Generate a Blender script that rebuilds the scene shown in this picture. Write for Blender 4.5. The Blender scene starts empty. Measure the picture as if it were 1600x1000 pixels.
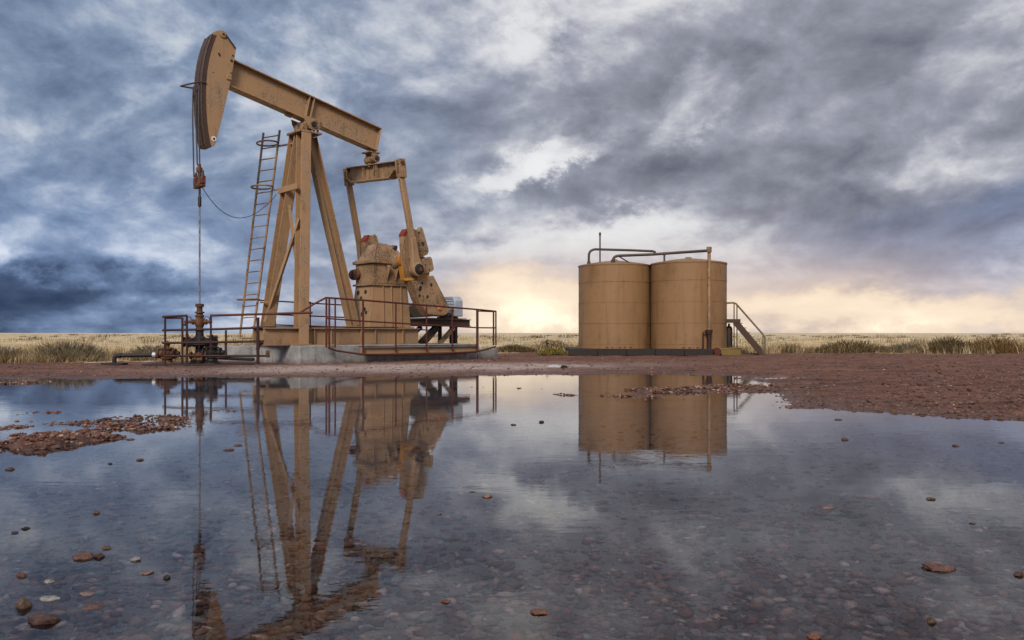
import bpy, bmesh, math, random
import numpy as np
from mathutils import Vector, Matrix

R = math.radians
random.seed(7)
rng = np.random.default_rng(11)
scene = bpy.context.scene
col = scene.collection

# ------------------------------------------------------------------ camera
CAM_H = 1.1
cam_d = bpy.data.cameras.new('camera')
cam = bpy.data.objects.new('camera', cam_d)
col.objects.link(cam)
cam.location = (0, 0, CAM_H)
cam.rotation_euler = (R(90), 0, 0)
cam_d.sensor_width = 36.0
cam_d.lens = 28.8
cam_d.shift_y = 21 / 1600
cam_d.clip_start = 0.05
cam_d.clip_end = 40000
scene.camera = cam

# ------------------------------------------------------------------ exposure
scene.view_settings.view_transform = 'Standard'
scene.view_settings.look = 'None'
scene.view_settings.exposure = 0.0
scene.view_settings.gamma = 1.0
scene.cycles.max_bounces = 6
scene.cycles.diffuse_bounces = 2
scene.cycles.glossy_bounces = 3
scene.cycles.transparent_max_bounces = 12
scene.cycles.caustics_reflective = False
scene.cycles.caustics_refractive = False
scene.cycles.use_denoising = True
scene.cycles.use_adaptive_sampling = True
scene.cycles.adaptive_threshold = 0.02
scene.cycles.adaptive_min_samples = 16

# ------------------------------------------------------------------ soft fill lamp added behind the camera to light the front faces
FILL_EL, FILL_AZ = R(34), R(192)         # azimuth clockwise from +Y
sd = bpy.data.lights.new('front_fill', 'SUN')
sd.energy = 2.9
sd.angle = R(16)
sd.color = (1.0, 0.89, 0.77)
front_fill = bpy.data.objects.new('front_fill', sd)
col.objects.link(front_fill)
sdir = Vector((math.sin(FILL_AZ) * math.cos(FILL_EL), math.cos(FILL_AZ) * math.cos(FILL_EL), math.sin(FILL_EL)))
front_fill.rotation_euler = (-sdir).to_track_quat('-Z', 'Y').to_euler()
front_fill.location = sdir * 60


# ------------------------------------------------------------------ node helper
class NT:
    def __init__(s, tree):
        s.t = tree
        s.n = tree.nodes
        s.l = tree.links

    def node(s, typ, **kw):
        n = s.n.new(typ)
        for k, v in kw.items():
            setattr(n, k, v)
        return n

    def put(s, sock, v):
        if isinstance(v, bpy.types.NodeSocket):
            s.l.new(v, sock)
        elif isinstance(v, (tuple, list)) and len(v) == 3 and sock.type == 'RGBA':
            sock.default_value = (*v, 1)
        else:
            sock.default_value = v

    def math(s, op, a, b=0.0, c=0.0, clamp=False):
        n = s.node('ShaderNodeMath', operation=op, use_clamp=clamp)
        s.put(n.inputs[0], a); s.put(n.inputs[1], b); s.put(n.inputs[2], c)
        return n.outputs[0]

    def vmath(s, op, a, b=(0, 0, 0), out=0):
        n = s.node('ShaderNodeVectorMath', operation=op)
        s.put(n.inputs[0], a)
        if op == 'SCALE':
            s.put(n.inputs['Scale'], b)
        else:
            s.put(n.inputs[1], b)
        return n.outputs[out]

    def noise(s, vec, scale, detail=4, rough=0.5, dist=0.0, color=False):
        n = s.node('ShaderNodeTexNoise')
        s.put(n.inputs['Vector'], vec)
        n.inputs['Scale'].default_value = scale
        n.inputs['Detail'].default_value = detail
        n.inputs['Roughness'].default_value = rough
        n.inputs['Distortion'].default_value = dist
        return n.outputs['Color' if color else 'Fac']

    def rng(s, v, a, b, c=0.0, d=1.0, smooth=True):
        n = s.node('ShaderNodeMapRange', interpolation_type='SMOOTHSTEP' if smooth else 'LINEAR')
        s.put(n.inputs['Value'], v)
        for i, x in zip(('From Min', 'From Max', 'To Min', 'To Max'), (a, b, c, d)):
            s.put(n.inputs[i], x)
        return n.outputs['Result']

    def ramp(s, v, stops, interp='LINEAR'):
        n = s.node('ShaderNodeValToRGB')
        cr = n.color_ramp
        cr.interpolation = interp
        while len(cr.elements) < len(stops):
            cr.elements.new(0.5)
        for e, (p, c) in zip(cr.elements, stops):
            e.position = p
            e.color = (*c, 1)
        s.put(n.inputs[0], v)
        return n.outputs[0]

    def mix(s, f, a, b, blend='MIX'):
        n = s.node('ShaderNodeMix', data_type='RGBA', blend_type=blend)
        s.put(n.inputs[0], f); s.put(n.inputs[6], a); s.put(n.inputs[7], b)
        return n.outputs[2]

    def mapping(s, vec, scale=(1, 1, 1), rot=(0, 0, 0), loc=(0, 0, 0)):
        n = s.node('ShaderNodeMapping')
        s.put(n.inputs['Vector'], vec)
        n.inputs['Scale'].default_value = scale
        n.inputs['Rotation'].default_value = rot
        n.inputs['Location'].default_value = loc
        return n.outputs[0]

    def xyz(s, vec):
        n = s.node('ShaderNodeSeparateXYZ')
        s.put(n.inputs[0], vec)
        return n.outputs

    def comb(s, x, y, z=0.0):
        n = s.node('ShaderNodeCombineXYZ')
        s.put(n.inputs[0], x); s.put(n.inputs[1], y); s.put(n.inputs[2], z)
        return n.outputs[0]

    def bump(s, h, strength=0.3, dist=0.01, normal=None):
        n = s.node('ShaderNodeBump')
        n.inputs['Strength'].default_value = strength
        n.inputs['Distance'].default_value = dist
        s.put(n.inputs['Height'], h)
        if normal is not None:
            s.put(n.inputs['Normal'], normal)
        return n.outputs[0]


# ------------------------------------------------------------------ world: broken storm cloud over a setting sun
world = bpy.data.worlds.new('World')
scene.world = world
world.use_nodes = True
world.node_tree.nodes.clear()
w = NT(world.node_tree)
d = w.vmath('NORMALIZE', w.node('ShaderNodeTexCoord').outputs['Generated'])
dx, dy, dz = w.xyz(d)
zc = w.math('MAXIMUM', dz, 0.0)
az = w.math('ARCTAN2', dx, dy)
el = w.math('ARCSINE', zc)
inv = w.math('DIVIDE', 1.0, w.math('ADD', zc, 0.17))
P = w.comb(w.math('MULTIPLY', dx, inv), w.math('MULTIPLY', dy, inv), 0.37)
warp = w.vmath('SUBTRACT', w.noise(P, 0.9, 3, 0.5, color=True), (0.5, 0.5, 0.5))
Pw = w.vmath('ADD', P, w.vmath('SCALE', warp, 0.5))
Ps = w.mapping(Pw, scale=(1.0, 1.0, 1.0), rot=(0, 0, R(30)))
n1 = w.noise(Ps, 0.85, 7, 0.47)
n2 = w.noise(w.vmath('ADD', Ps, (0.04, 0.24, 0.0)), 0.85, 6, 0.47)
relief = w.math('SUBTRACT', n1, n2)
# warped direction coordinates for the big cloud masses
D2 = w.mapping(w.comb(az, w.math('MULTIPLY', el, 1.5), 0.0433), rot=(0, 0, R(27)))
D3 = w.vmath('ADD', w.mapping(D2, rot=(0, 0, R(-40)), scale=(1.0, 1.0, 1)), w.vmath('SCALE', warp, 0.09))
fine = w.noise(D3, 5.5, 9, 0.60, 0.15)
fine2 = w.noise(w.vmath('ADD', D3, (0.0, 0.030, 0.0)), 5.5, 7, 0.60, 0.15)
pf = w.node('ShaderNodeTexNoise', noise_type='RIDGED_MULTIFRACTAL')
w.put(pf.inputs['Vector'], w.vmath('ADD', D3, w.vmath('SCALE', warp, 0.05)))
pf.inputs['Scale'].default_value = 6.0
pf.inputs['Detail'].default_value = 5.0
pf.inputs['Roughness'].default_value = 0.5
pf.inputs['Offset'].default_value = 0.9
pf.inputs['Gain'].default_value = 1.4
puff = w.rng(pf.outputs[0], 0.2, 1.6, 0.5, -0.5, smooth=False)
warpB = w.vmath('SUBTRACT', w.noise(D2, 8.5, 8, 0.64, color=True), (0.5, 0.5, 0.5))
A = w.vmath('ADD', w.comb(az, el), w.vmath('MULTIPLY', warpB, (0.16, 0.14, 0.0)))


def blob(px, py, rx, ry, rot=0.0, hard=False):
    """soft cloud mass; centre given as a bearing and a height above the horizon"""
    a0 = math.atan((px - 800) / 1280)
    e0 = math.atan((521 - py) / 1280 * math.cos(a0))
    n = w.node('ShaderNodeMapping', vector_type='TEXTURE')
    w.put(n.inputs['Vector'], A)
    n.inputs['Location'].default_value = (a0, e0, 0)
    n.inputs['Rotation'].default_value = (0, 0, R(rot))
    n.inputs['Scale'].default_value = (rx / 1280, ry / 1280, 1)
    g = w.node('ShaderNodeTexGradient', gradient_type='SPHERICAL')
    w.put(g.inputs[0], n.outputs[0])
    return w.rng(g.outputs['Fac'], 0.0, 0.45 if hard else 0.9)


LIGHT = [(800, 20, 95, 110, 0, .15, 0), (840, 60, 60, 70, 0, .12, 0), (650, 40, 300, 130, 0, .06, 0), (900, 232, 170, 34, 30, .17, 0), (800, 268, 150, 34, 14, .18, 0), (860, 245, 90, 40, 10, .10, 0), (760, 330, 150, 70, 0, .12, 0),
         (1000, 335, 260, 40, 6, .14, 0), (1370, 265, 280, 44, 22, .11, 0), (930, 385, 300, 70, 0, .16, 0), (690, 410, 260, 70, 0, .14, 0),
         (120, 402, 330, 30, -2, .12, 0), (255, 468, 240, 30, 0, .14, 0), (845, 140, 110, 170, 0, .15, 0), (720, 130, 120, 90, -30, .08, 0), (1080, 170, 100, 60, 35, .14, 1), (1490, 130, 160, 70, 40, .10, 1),
         (245, 190, 60, 150, 0, .08, 1), (1230, 385, 280, 60, 5, .10, 0), (560, 130, 200, 130, 20, .04, 0)]
DARK = [(50, 445, 440, 60, 3, .30, 0), (60, 500, 380, 60, 0, .18, 0), (60, 60, 280, 100, -25, .10, 0), (230, 330, 400, 110, 0, .08, 0),
        (880, 312, 260, 56, 16, .15, 1), (1250, 270, 340, 90, 14, .12, 0), (1300, 100, 460, 130, 4, .12, 0), (950, 130, 170, 130, 50, .06, 0),
        (1490, 360, 330, 70, 12, .17, 0), (1300, 345, 230, 55, 10, .10, 1), (1120, 60, 160, 90, 0, .06, 0), (1250, 440, 280, 60, 0, .06, 0), (330, 130, 150, 70, 30, .07, 1), (120, 170, 300, 200, 0, .06, 0)]
tone = w.math('MULTIPLY_ADD', w.math('SUBTRACT', n1, 0.5), 0.52, 0.540)
tone = w.math('MULTIPLY_ADD', relief, 0.62, tone)
tone = w.math('MULTIPLY_ADD', w.math('SUBTRACT', fine, 0.5), 0.62, tone)
tone = w.math('MULTIPLY_ADD', w.math('SUBTRACT', fine, fine2), 0.70, tone)
tone = w.math('MULTIPLY_ADD', puff, 0.14, tone)
for px, py, rx, ry, ro, k, hd in LIGHT:
    tone = w.math('MULTIPLY_ADD', blob(px, py, rx, ry, ro, hd), k, tone)
for px, py, rx, ry, ro, k, hd in DARK:
    tone = w.math('MULTIPLY_ADD', blob(px, py, rx, ry, ro, hd), -k, tone)
cloud_cool = w.ramp(tone, [(0.0, (.030, .050, .095)), (.22, (.070, .102, .170)), (.40, (.152, .210, .325)), (.53, (.240, .312, .445)), (.60, (.345, .412, .535)),
                           (.68, (.49, .545, .64)), (.80, (.73, .755, .80)), (1.0, (.95, .93, .91))])
cloud_mauve = w.ramp(tone, [(0.0, (.085, .095, .135)), (.22, (.150, .160, .205)), (.40, (.235, .245, .300)), (.53, (.315, .328, .395)), (.60, (.405, .418, .480)),
                            (.68, (.54, .55, .60)), (.80, (.76, .76, .775)), (1.0, (.97, .94, .91))])
side = w.rng(w.math('ADD', az, w.math('MULTIPLY', w.xyz(warpB)[0], 0.3)), -0.35, 0.15)
cloud = w.mix(side, cloud_cool, cloud_mauve)
bluepatch = w.math('MAXIMUM', blob(1490, 370, 380, 95, 10), w.math('MULTIPLY', blob(80, 400, 520, 200, 0), 0.45))
cloud = w.mix(w.math('MULTIPLY', bluepatch, 0.75), cloud, w.mix(1.0, cloud, (0.70, 0.88, 1.18), 'MULTIPLY'))
# the clear sky seen through the thinnest cloud
sky = w.node('ShaderNodeTexSky', sky_type='NISHITA')
sky.sun_disc = False
sky.sun_elevation = FILL_EL
sky.sun_rotation = FILL_AZ
clear = w.vmath('SCALE', sky.outputs[0], 0.10)
cloud = w.mix(w.rng(tone, 1.0, 0.72, 0.80, 1.0), clear, cloud)
# sunset light under the cloud edge, strongest towards the hidden sun
glow = w.math('MULTIPLY', w.rng(el, 0.165, 0.0), w.rng(w.math('ABSOLUTE', w.math('SUBTRACT', az, 0.22)), 0.62, 0.12))
glow = w.math('MULTIPLY', glow, w.rng(w.math('ADD', n1, w.math('MULTIPLY', w.math('SUBTRACT', fine, .5), .5)), 0.25, 0.62, 0.55, 1.0))
core = w.math('MAXIMUM', w.math('MULTIPLY', blob(812, 470, 230, 84, 0), 0.85), w.math('MULTIPLY', blob(1440, 490, 420, 56, 0), 0.66))
warm = w.ramp(w.math('ADD', w.math('MULTIPLY', glow, 0.62), w.math('MULTIPLY', core, 0.55)),
              [(0.0, (.46, .42, .46)), (.30, (.66, .54, .51)), (.55, (.86, .68, .54)), (.80, (1.02, .84, .64)), (1.0, (1.45, 1.22, .90))])
wf = w.math('MINIMUM', w.math('ADD', w.math('MULTIPLY', glow, 1.05), w.math('MULTIPLY', core, 0.55)), 0.96)
cloud = w.mix(wf, cloud, warm)
# thinner, brighter cloud overhead (an overcast sky is about three times brighter at the zenith)
zen = w.rng(el, 0.36, 1.25, 1.0, 2.1)
bg = w.node('ShaderNodeBackground')
w.put(bg.inputs['Color'], w.vmath('SCALE', cloud, zen))
bg.inputs['Strength'].default_value = 1.0
wo = w.node('ShaderNodeOutputWorld')
w.l.new(bg.outputs[0], wo.inputs[0])
world.cycles.sampling_method = 'MANUAL'
world.cycles.sample_map_resolution = 1024

# ------------------------------------------------------------------ materials
M = {}


def newmat(name):
    m = bpy.data.materials.new(name)
    m.use_nodes = True
    t = NT(m.node_tree)
    b = m.node_tree.nodes['Principled BSDF']
    M[name] = m
    return t, b


def paint(name, base, dark, rust, rust_amt=0.5, rough=0.55, scale=1.0, metallic=0.0, streak=0.5, fade=None, grime=0.4, top=0.0):
    """weathered paint: mottled tone, rain streaks, rust freckles"""
    t, b = newmat(name)
    tc = t.node('ShaderNodeTexCoord').outputs['Object']
    big = t.noise(tc, 1.1 * scale, 5, 0.6)
    mid = t.noise(tc, 7 * scale, 6, 0.6)
    st = t.noise(t.mapping(tc, scale=(9 * scale, 9 * scale, 0.55 * scale)), 1.0, 5, 0.6)
    c = t.mix(t.rng(big, 0.3, 0.72), base, tuple(x * 0.86 for x in base) if fade is None else fade)
    c = t.mix(t.math('MULTIPLY', t.rng(st, 0.52, 0.78), streak), c, dark)
    c = t.mix(t.math('MULTIPLY', t.rng(mid, 0.56, 0.75), 0.35), c, dark)
    gr = t.noise(t.mapping(tc, scale=(3.2 * scale, 3.2 * scale, 1.1 * scale), loc=(4, 2, 7)), 1.0, 7, 0.68)
    c = t.mix(t.math('MULTIPLY', t.rng(gr, 0.53, 0.70), grime), c, tuple(x * 0.55 for x in dark))
    if top:
        zz_ = t.xyz(tc)[2]
        run = t.noise(t.mapping(tc, scale=(2.3, 2.3, 0.10), loc=(9, 3, 0)), 1.0, 6, 0.62)
        lim_ = t.math('MULTIPLY_ADD', t.math('SUBTRACT', top, zz_), 0.045, 0.53)
        c = t.mix(t.math('MULTIPLY', t.rng(run, t.math('SUBTRACT', lim_, -0.06), t.math('ADD', lim_, 0.16)), 0.8), c, tuple(x * 0.6 for x in dark))
    sp = t.noise(tc, 22 * scale, 5, 0.65)
    lim = t.math('MULTIPLY', t.rng(big, 0.35, 0.65, 0.5, 1.0), 0.30 * rust_amt)
    rf = t.rng(sp, t.math('SUBTRACT', 0.76, lim), t.math('SUBTRACT', 0.80, lim))
    c = t.mix(t.math('MULTIPLY', rf, 0.85), c, rust)
    t.put(b.inputs['Base Color'], c)
    t.put(b.inputs['Roughness'], t.rng(mid, 0.2, 0.8, rough - 0.1, min(1, rough + 0.2)))
    b.inputs['Metallic'].default_value = metallic
    b.inputs['Specular IOR Level'].default_value = 0.35
    hgt = t.math('ADD', t.math('MULTIPLY', sp, 0.5), t.math('MULTIPLY', rf, -0.6))
    t.put(b.inputs['Normal'], t.bump(hgt, 0.35, 0.004))
    return M[name]


TAN = (.350, .210, .107)
paint('tan_paint', TAN, (.25, .14, .065), (.085, .040, .022), 0.65, 0.5, 1.0, streak=0.60, grime=0.5, fade=(.31, .205, .122))
paint('tan_cast', (.335, .212, .118), (.145, .088, .046), (.06, .03, .018), 0.95, 0.6, 1.2, streak=0.55, grime=0.65)
paint('tank_paint', (.268, .152, .070), (.115, .058, .023), (.10, .05, .025), 0.16, 0.5, 0.45, streak=0.5, grime=0.35, top=3.8)
paint('brown_worn', (.070, .038, .027), (.030, .017, .014), (.17, .085, .045), 0.5, 0.5, 2.0)
paint('rail_rust', (.085, .020, .014), (.045, .013, .010), (.15, .05, .024), 0.6, 0.6, 3.0)
paint('rail_dark', (.040, .014, .011), (.045, .018, .015), (.16, .055, .025), 0.5, 0.6, 3.0)
paint('iron_rust', (.070, .032, .021), (.025, .015, .013), (.27, .105, .028), 0.95, 0.65, 3.5)
paint('iron_black', (.022, .018, .017), (.018, .015, .014), (.10, .045, .022), 0.5, 0.55, 3.0)
paint('dark_pipe', (.070, .048, .038), (.030, .022, .020), (.16, .080, .040), 0.4, 0.5, 2.0)
paint('olive_metal', (.20, .165, .10), (.09, .07, .045), (.09, .04, .02), 0.4, 0.5, 2.0)
paint('red_paint', (.22, .034, .020), (.20, .03, .02), (.08, .03, .02), 0.4, 0.5, 2.0)
paint('yellow_paint', (.42, .20, .035), (.30, .12, .03), (.12, .05, .02), 0.5, 0.5, 2.0)
paint('amber_guard', (.55, .20, .025), (.30, .08, .02), (.20, .05, .02), 0.8, 0.35, 3.0)
paint('galvanised', (.46, .50, .56), (.26, .29, .33), (.20, .15, .11), 0.15, 0.38, 2.0, metallic=0.35)
paint('white_paint', (.72, .70, .66), (.45, .42, .38), (.30, .18, .10), 0.2, 0.5, 3.0)
paint('timber_dark', (.030, .024, .022), (.022, .018, .017), (.085, .06, .045), 0.5, 0.8, 2.0)
paint('yellow_box', (.22, .155, .055), (.18, .13, .05), (.10, .06, .03), 0.5, 0.7, 2.5)
paint('carrier_red', (.085, .024, .017), (.05, .018, .014), (.24, .09, .04), 0.9, 0.55, 3.0, grime=.7)
paint('orange_paint', (.62, .14, .04), (.3, .08, .03), (.2, .06, .03), 0.3, 0.5, 3.0)
t, b = newmat('cable_steel')
b.inputs['Base Color'].default_value = (.028, .022, .022, 1)
b.inputs['Roughness'].default_value = 0.5
t, b = newmat('rod_steel')
tc = t.node('ShaderNodeTexCoord').outputs['Object']
t.put(b.inputs['Base Color'], t.mix(t.rng(t.noise(tc, 5, 4), .4, .7), (.30, .27, .26), (.13, .085, .07)))
b.inputs['Metallic'].default_value = 0.6
b.inputs['Roughness'].default_value = 0.35
# concrete
t, b = newmat('concrete')
tc = t.node('ShaderNodeTexCoord').outputs['Object']
big = t.noise(tc, 1.3, 6, 0.6)
st = t.noise(t.mapping(tc, scale=(5, 5, .6)), 1.0, 5, .65)
cc = t.mix(t.rng(big, .3, .7), (.36, .36, .35), (.24, .24, .235))
cc = t.mix(t.math('MULTIPLY', t.rng(st, .5, .72), .55), cc, (.13, .125, .12))
vor = t.node('ShaderNodeTexVoronoi', feature='DISTANCE_TO_EDGE')
t.put(vor.inputs['Vector'], t.vmath('ADD', tc, t.vmath('SCALE', t.noise(tc, 3, 4, color=True), .5)))
vor.inputs['Scale'].default_value = 1.4
crack = t.rng(vor.outputs[0], 0.0, 0.015, 1.0, 0.0)
cc = t.mix(t.math('MULTIPLY', crack, .6), cc, (.09, .08, .075))
zc_ = t.xyz(tc)[2]
spl = t.rng(t.math('ADD', zc_, t.math('MULTIPLY', t.math('SUBTRACT', t.noise(tc, 4.5, 6, .65), .5), .7)), .36, .12)
cc = t.mix(t.math('MULTIPLY', spl, .6), cc, (.13, .075, .052))
oil_ = t.noise(t.mapping(tc, scale=(1.6, 1.6, .5), loc=(3, 8, 1)), 1.0, 6, .65)
cc = t.mix(t.math('MULTIPLY', t.rng(oil_, .56, .68), .6), cc, (.075, .065, .058))
t.put(b.inputs['Base Color'], cc)
b.inputs['Roughness'].default_value = .85
t.put(b.inputs['Normal'], t.bump(t.math('SUBTRACT', t.noise(tc, 30, 6, .7), crack), .5, .01))


def attr_mat(name, rough=0.8, bumps=None, spec=0.3, mult=None):
    t, b = newmat(name)
    at_ = t.node('ShaderNodeAttribute', attribute_name='Col').outputs['Color']
    pos = t.node('ShaderNodeNewGeometry').outputs['Position']
    if bumps:
        n = t.noise(pos, bumps, 5, .65)
        c = t.mix(t.rng(n, .3, .7), t.mix(1.0, at_, (.6, .57, .55), 'MULTIPLY'), at_)
        t.put(b.inputs['Normal'], t.bump(n, .6, .006))
    else:
        c = at_
    t.put(b.inputs['Base Color'], c)
    b.inputs['Roughness'].default_value = rough
    b.inputs['Specular IOR Level'].default_value = spec
    return t, b


attr_mat('pebble', .65, 60, .35)
t, b = attr_mat('rock_wet', .55, 28, .4)
for n_ in t.n:
    if n_.type == 'BUMP':
        n_.inputs['Strength'].default_value = 1.0
        n_.inputs['Distance'].default_value = .02
t, b = attr_mat('grass_blade', .75, None, .15)
tr = t.node('ShaderNodeBsdfTranslucent')
t.l.new(b.inputs['Base Color'].links[0].from_socket, tr.inputs['Color'])
ms = t.node('ShaderNodeMixShader')
ms.inputs[0].default_value = .30
t.l.new(b.outputs[0], ms.inputs[1]); t.l.new(tr.outputs[0], ms.inputs[2])
t.l.new(ms.outputs[0], t.n['Material Output'].inputs[0])

# ground: wet red gravel near the puddle, straw prairie beyond
t, b = newmat('ground_earth')
pos = t.node('ShaderNodeNewGeometry').outputs['Position']
wet = t.node('ShaderNodeAttribute', attribute_name='wet').outputs['Fac']
gm = t.node('ShaderNodeAttribute', attribute_name='grass').outputs['Fac']
gravel = t.node('ShaderNodeAttribute', attribute_name='gravel').outputs['Fac']
nb = t.noise(pos, .55, 6, .6)
nm = t.noise(pos, 5.0, 7, .65)
nf = t.noise(pos, 38.0, 6, .7)
ruts = t.noise(t.mapping(pos, scale=(.35, 2.6, 1)), 1.0, 6, .6)
earth = t.ramp(nm, [(.25, (.055, .020, .011)), (.42, (.130, .053, .030)), (.60, (.205, .090, .053)), (.8, (.30, .155, .10))])
earth = t.mix(t.math('MULTIPLY', t.rng(ruts, .44, .62), .75), earth, (.062, .024, .014))
earth = t.mix(t.math('MULTIPLY', t.rng(nb, .48, .68), .45), earth, (.205, .100, .062))
pale = t.ramp(nf, [(.3, (.20, .14, .115)), (.5, (.42, .32, .275)), (.7, (.58, .48, .43))])
earth = t.mix(t.math('MULTIPLY', gravel, t.rng(nm, .25, .6, .55, 1.0)), earth, pale)
earth = t.mix(t.math('MULTIPLY', t.rng(nf, .52, .7), .5), earth, (.26, .155, .115))
earth = t.mix(t.math('MULTIPLY', t.rng(nf, .45, .3), .5), earth, (.05, .03, .025))
earth = t.mix(t.math('MULTIPLY', wet, .95), earth, t.mix(1.0, earth, (.50, .45, .43), 'MULTIPLY'))
bed_lift = t.node('ShaderNodeAttribute', attribute_name='bed_lift').outputs['Fac']
earth = t.mix(t.math('MULTIPLY', bed_lift, t.rng(nm, .30, .62, .35, .85)), earth, (.36, .285, .245))  # bed colour lightened with depth, standing in for brighter sky reflection
gbig = t.noise(t.mapping(pos, scale=(.010, .035, 1)), 1.0, 8, .62)
gmid = t.noise(t.mapping(pos, scale=(.25, .7, 1)), 1.0, 7, .65)
straw = t.ramp(gmid, [(.28, (.26, .195, .105)), (.45, (.48, .375, .215)), (.62, (.64, .51, .32)), (.8, (.70, .575, .38))])
straw = t.mix(t.math('MULTIPLY', t.rng(gbig, .54, .66), .6), straw, (.17, .135, .072))
gk = t.rng(t.math('ADD', gm, t.math('MULTIPLY', t.math('SUBTRACT', nm, .5), .6)), .35, .65)
t.put(b.inputs['Base Color'], t.mix(gk, earth, straw))
t.put(b.inputs['Roughness'], t.rng(wet, 0, 1, .88, .40))
b.inputs['Specular IOR Level'].default_value = .3
hgt = t.math('ADD', t.math('MULTIPLY', nm, 1.2), t.math('MULTIPLY', nf, .5))
t.put(b.inputs['Normal'], t.bump(hgt, 1.0, .06))

# water: clear, shallow, faintly rippled
t, b = newmat('water')
t.n.clear()
pos = t.node('ShaderNodeNewGeometry').outputs['Position']
r1 = t.noise(t.mapping(pos, scale=(3.2, 9.0, 1), rot=(0, 0, R(6))), 1.0, 3, .5)
r2 = t.noise(t.mapping(pos, scale=(.5, 1.1, 1)), 1.0, 3, .5)
amp = t.rng(r2, .35, .75, .25, 1.0)
bn = t.bump(t.math('MULTIPLY', r1, amp), 1.0, .0011)
fr = t.node('ShaderNodeFresnel')
fr.inputs['IOR'].default_value = 1.333
t.put(fr.inputs['Normal'], bn)
gl = t.node('ShaderNodeBsdfGlossy')
gl.inputs['Roughness'].default_value = .012
gl.inputs['Color'].default_value = (1, 1, 1, 1)
t.put(gl.inputs['Normal'], bn)
tp = t.node('ShaderNodeBsdfTransparent')
tp.inputs['Color'].default_value = (.86, .86, .86, 1)
ms = t.node('ShaderNodeMixShader')
t.put(ms.inputs[0], fr.outputs[0])
t.l.new(tp.outputs[0], ms.inputs[1]); t.l.new(gl.outputs[0], ms.inputs[2])
t.l.new(ms.outputs[0], t.node('ShaderNodeOutputMaterial').inputs[0])


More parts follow.
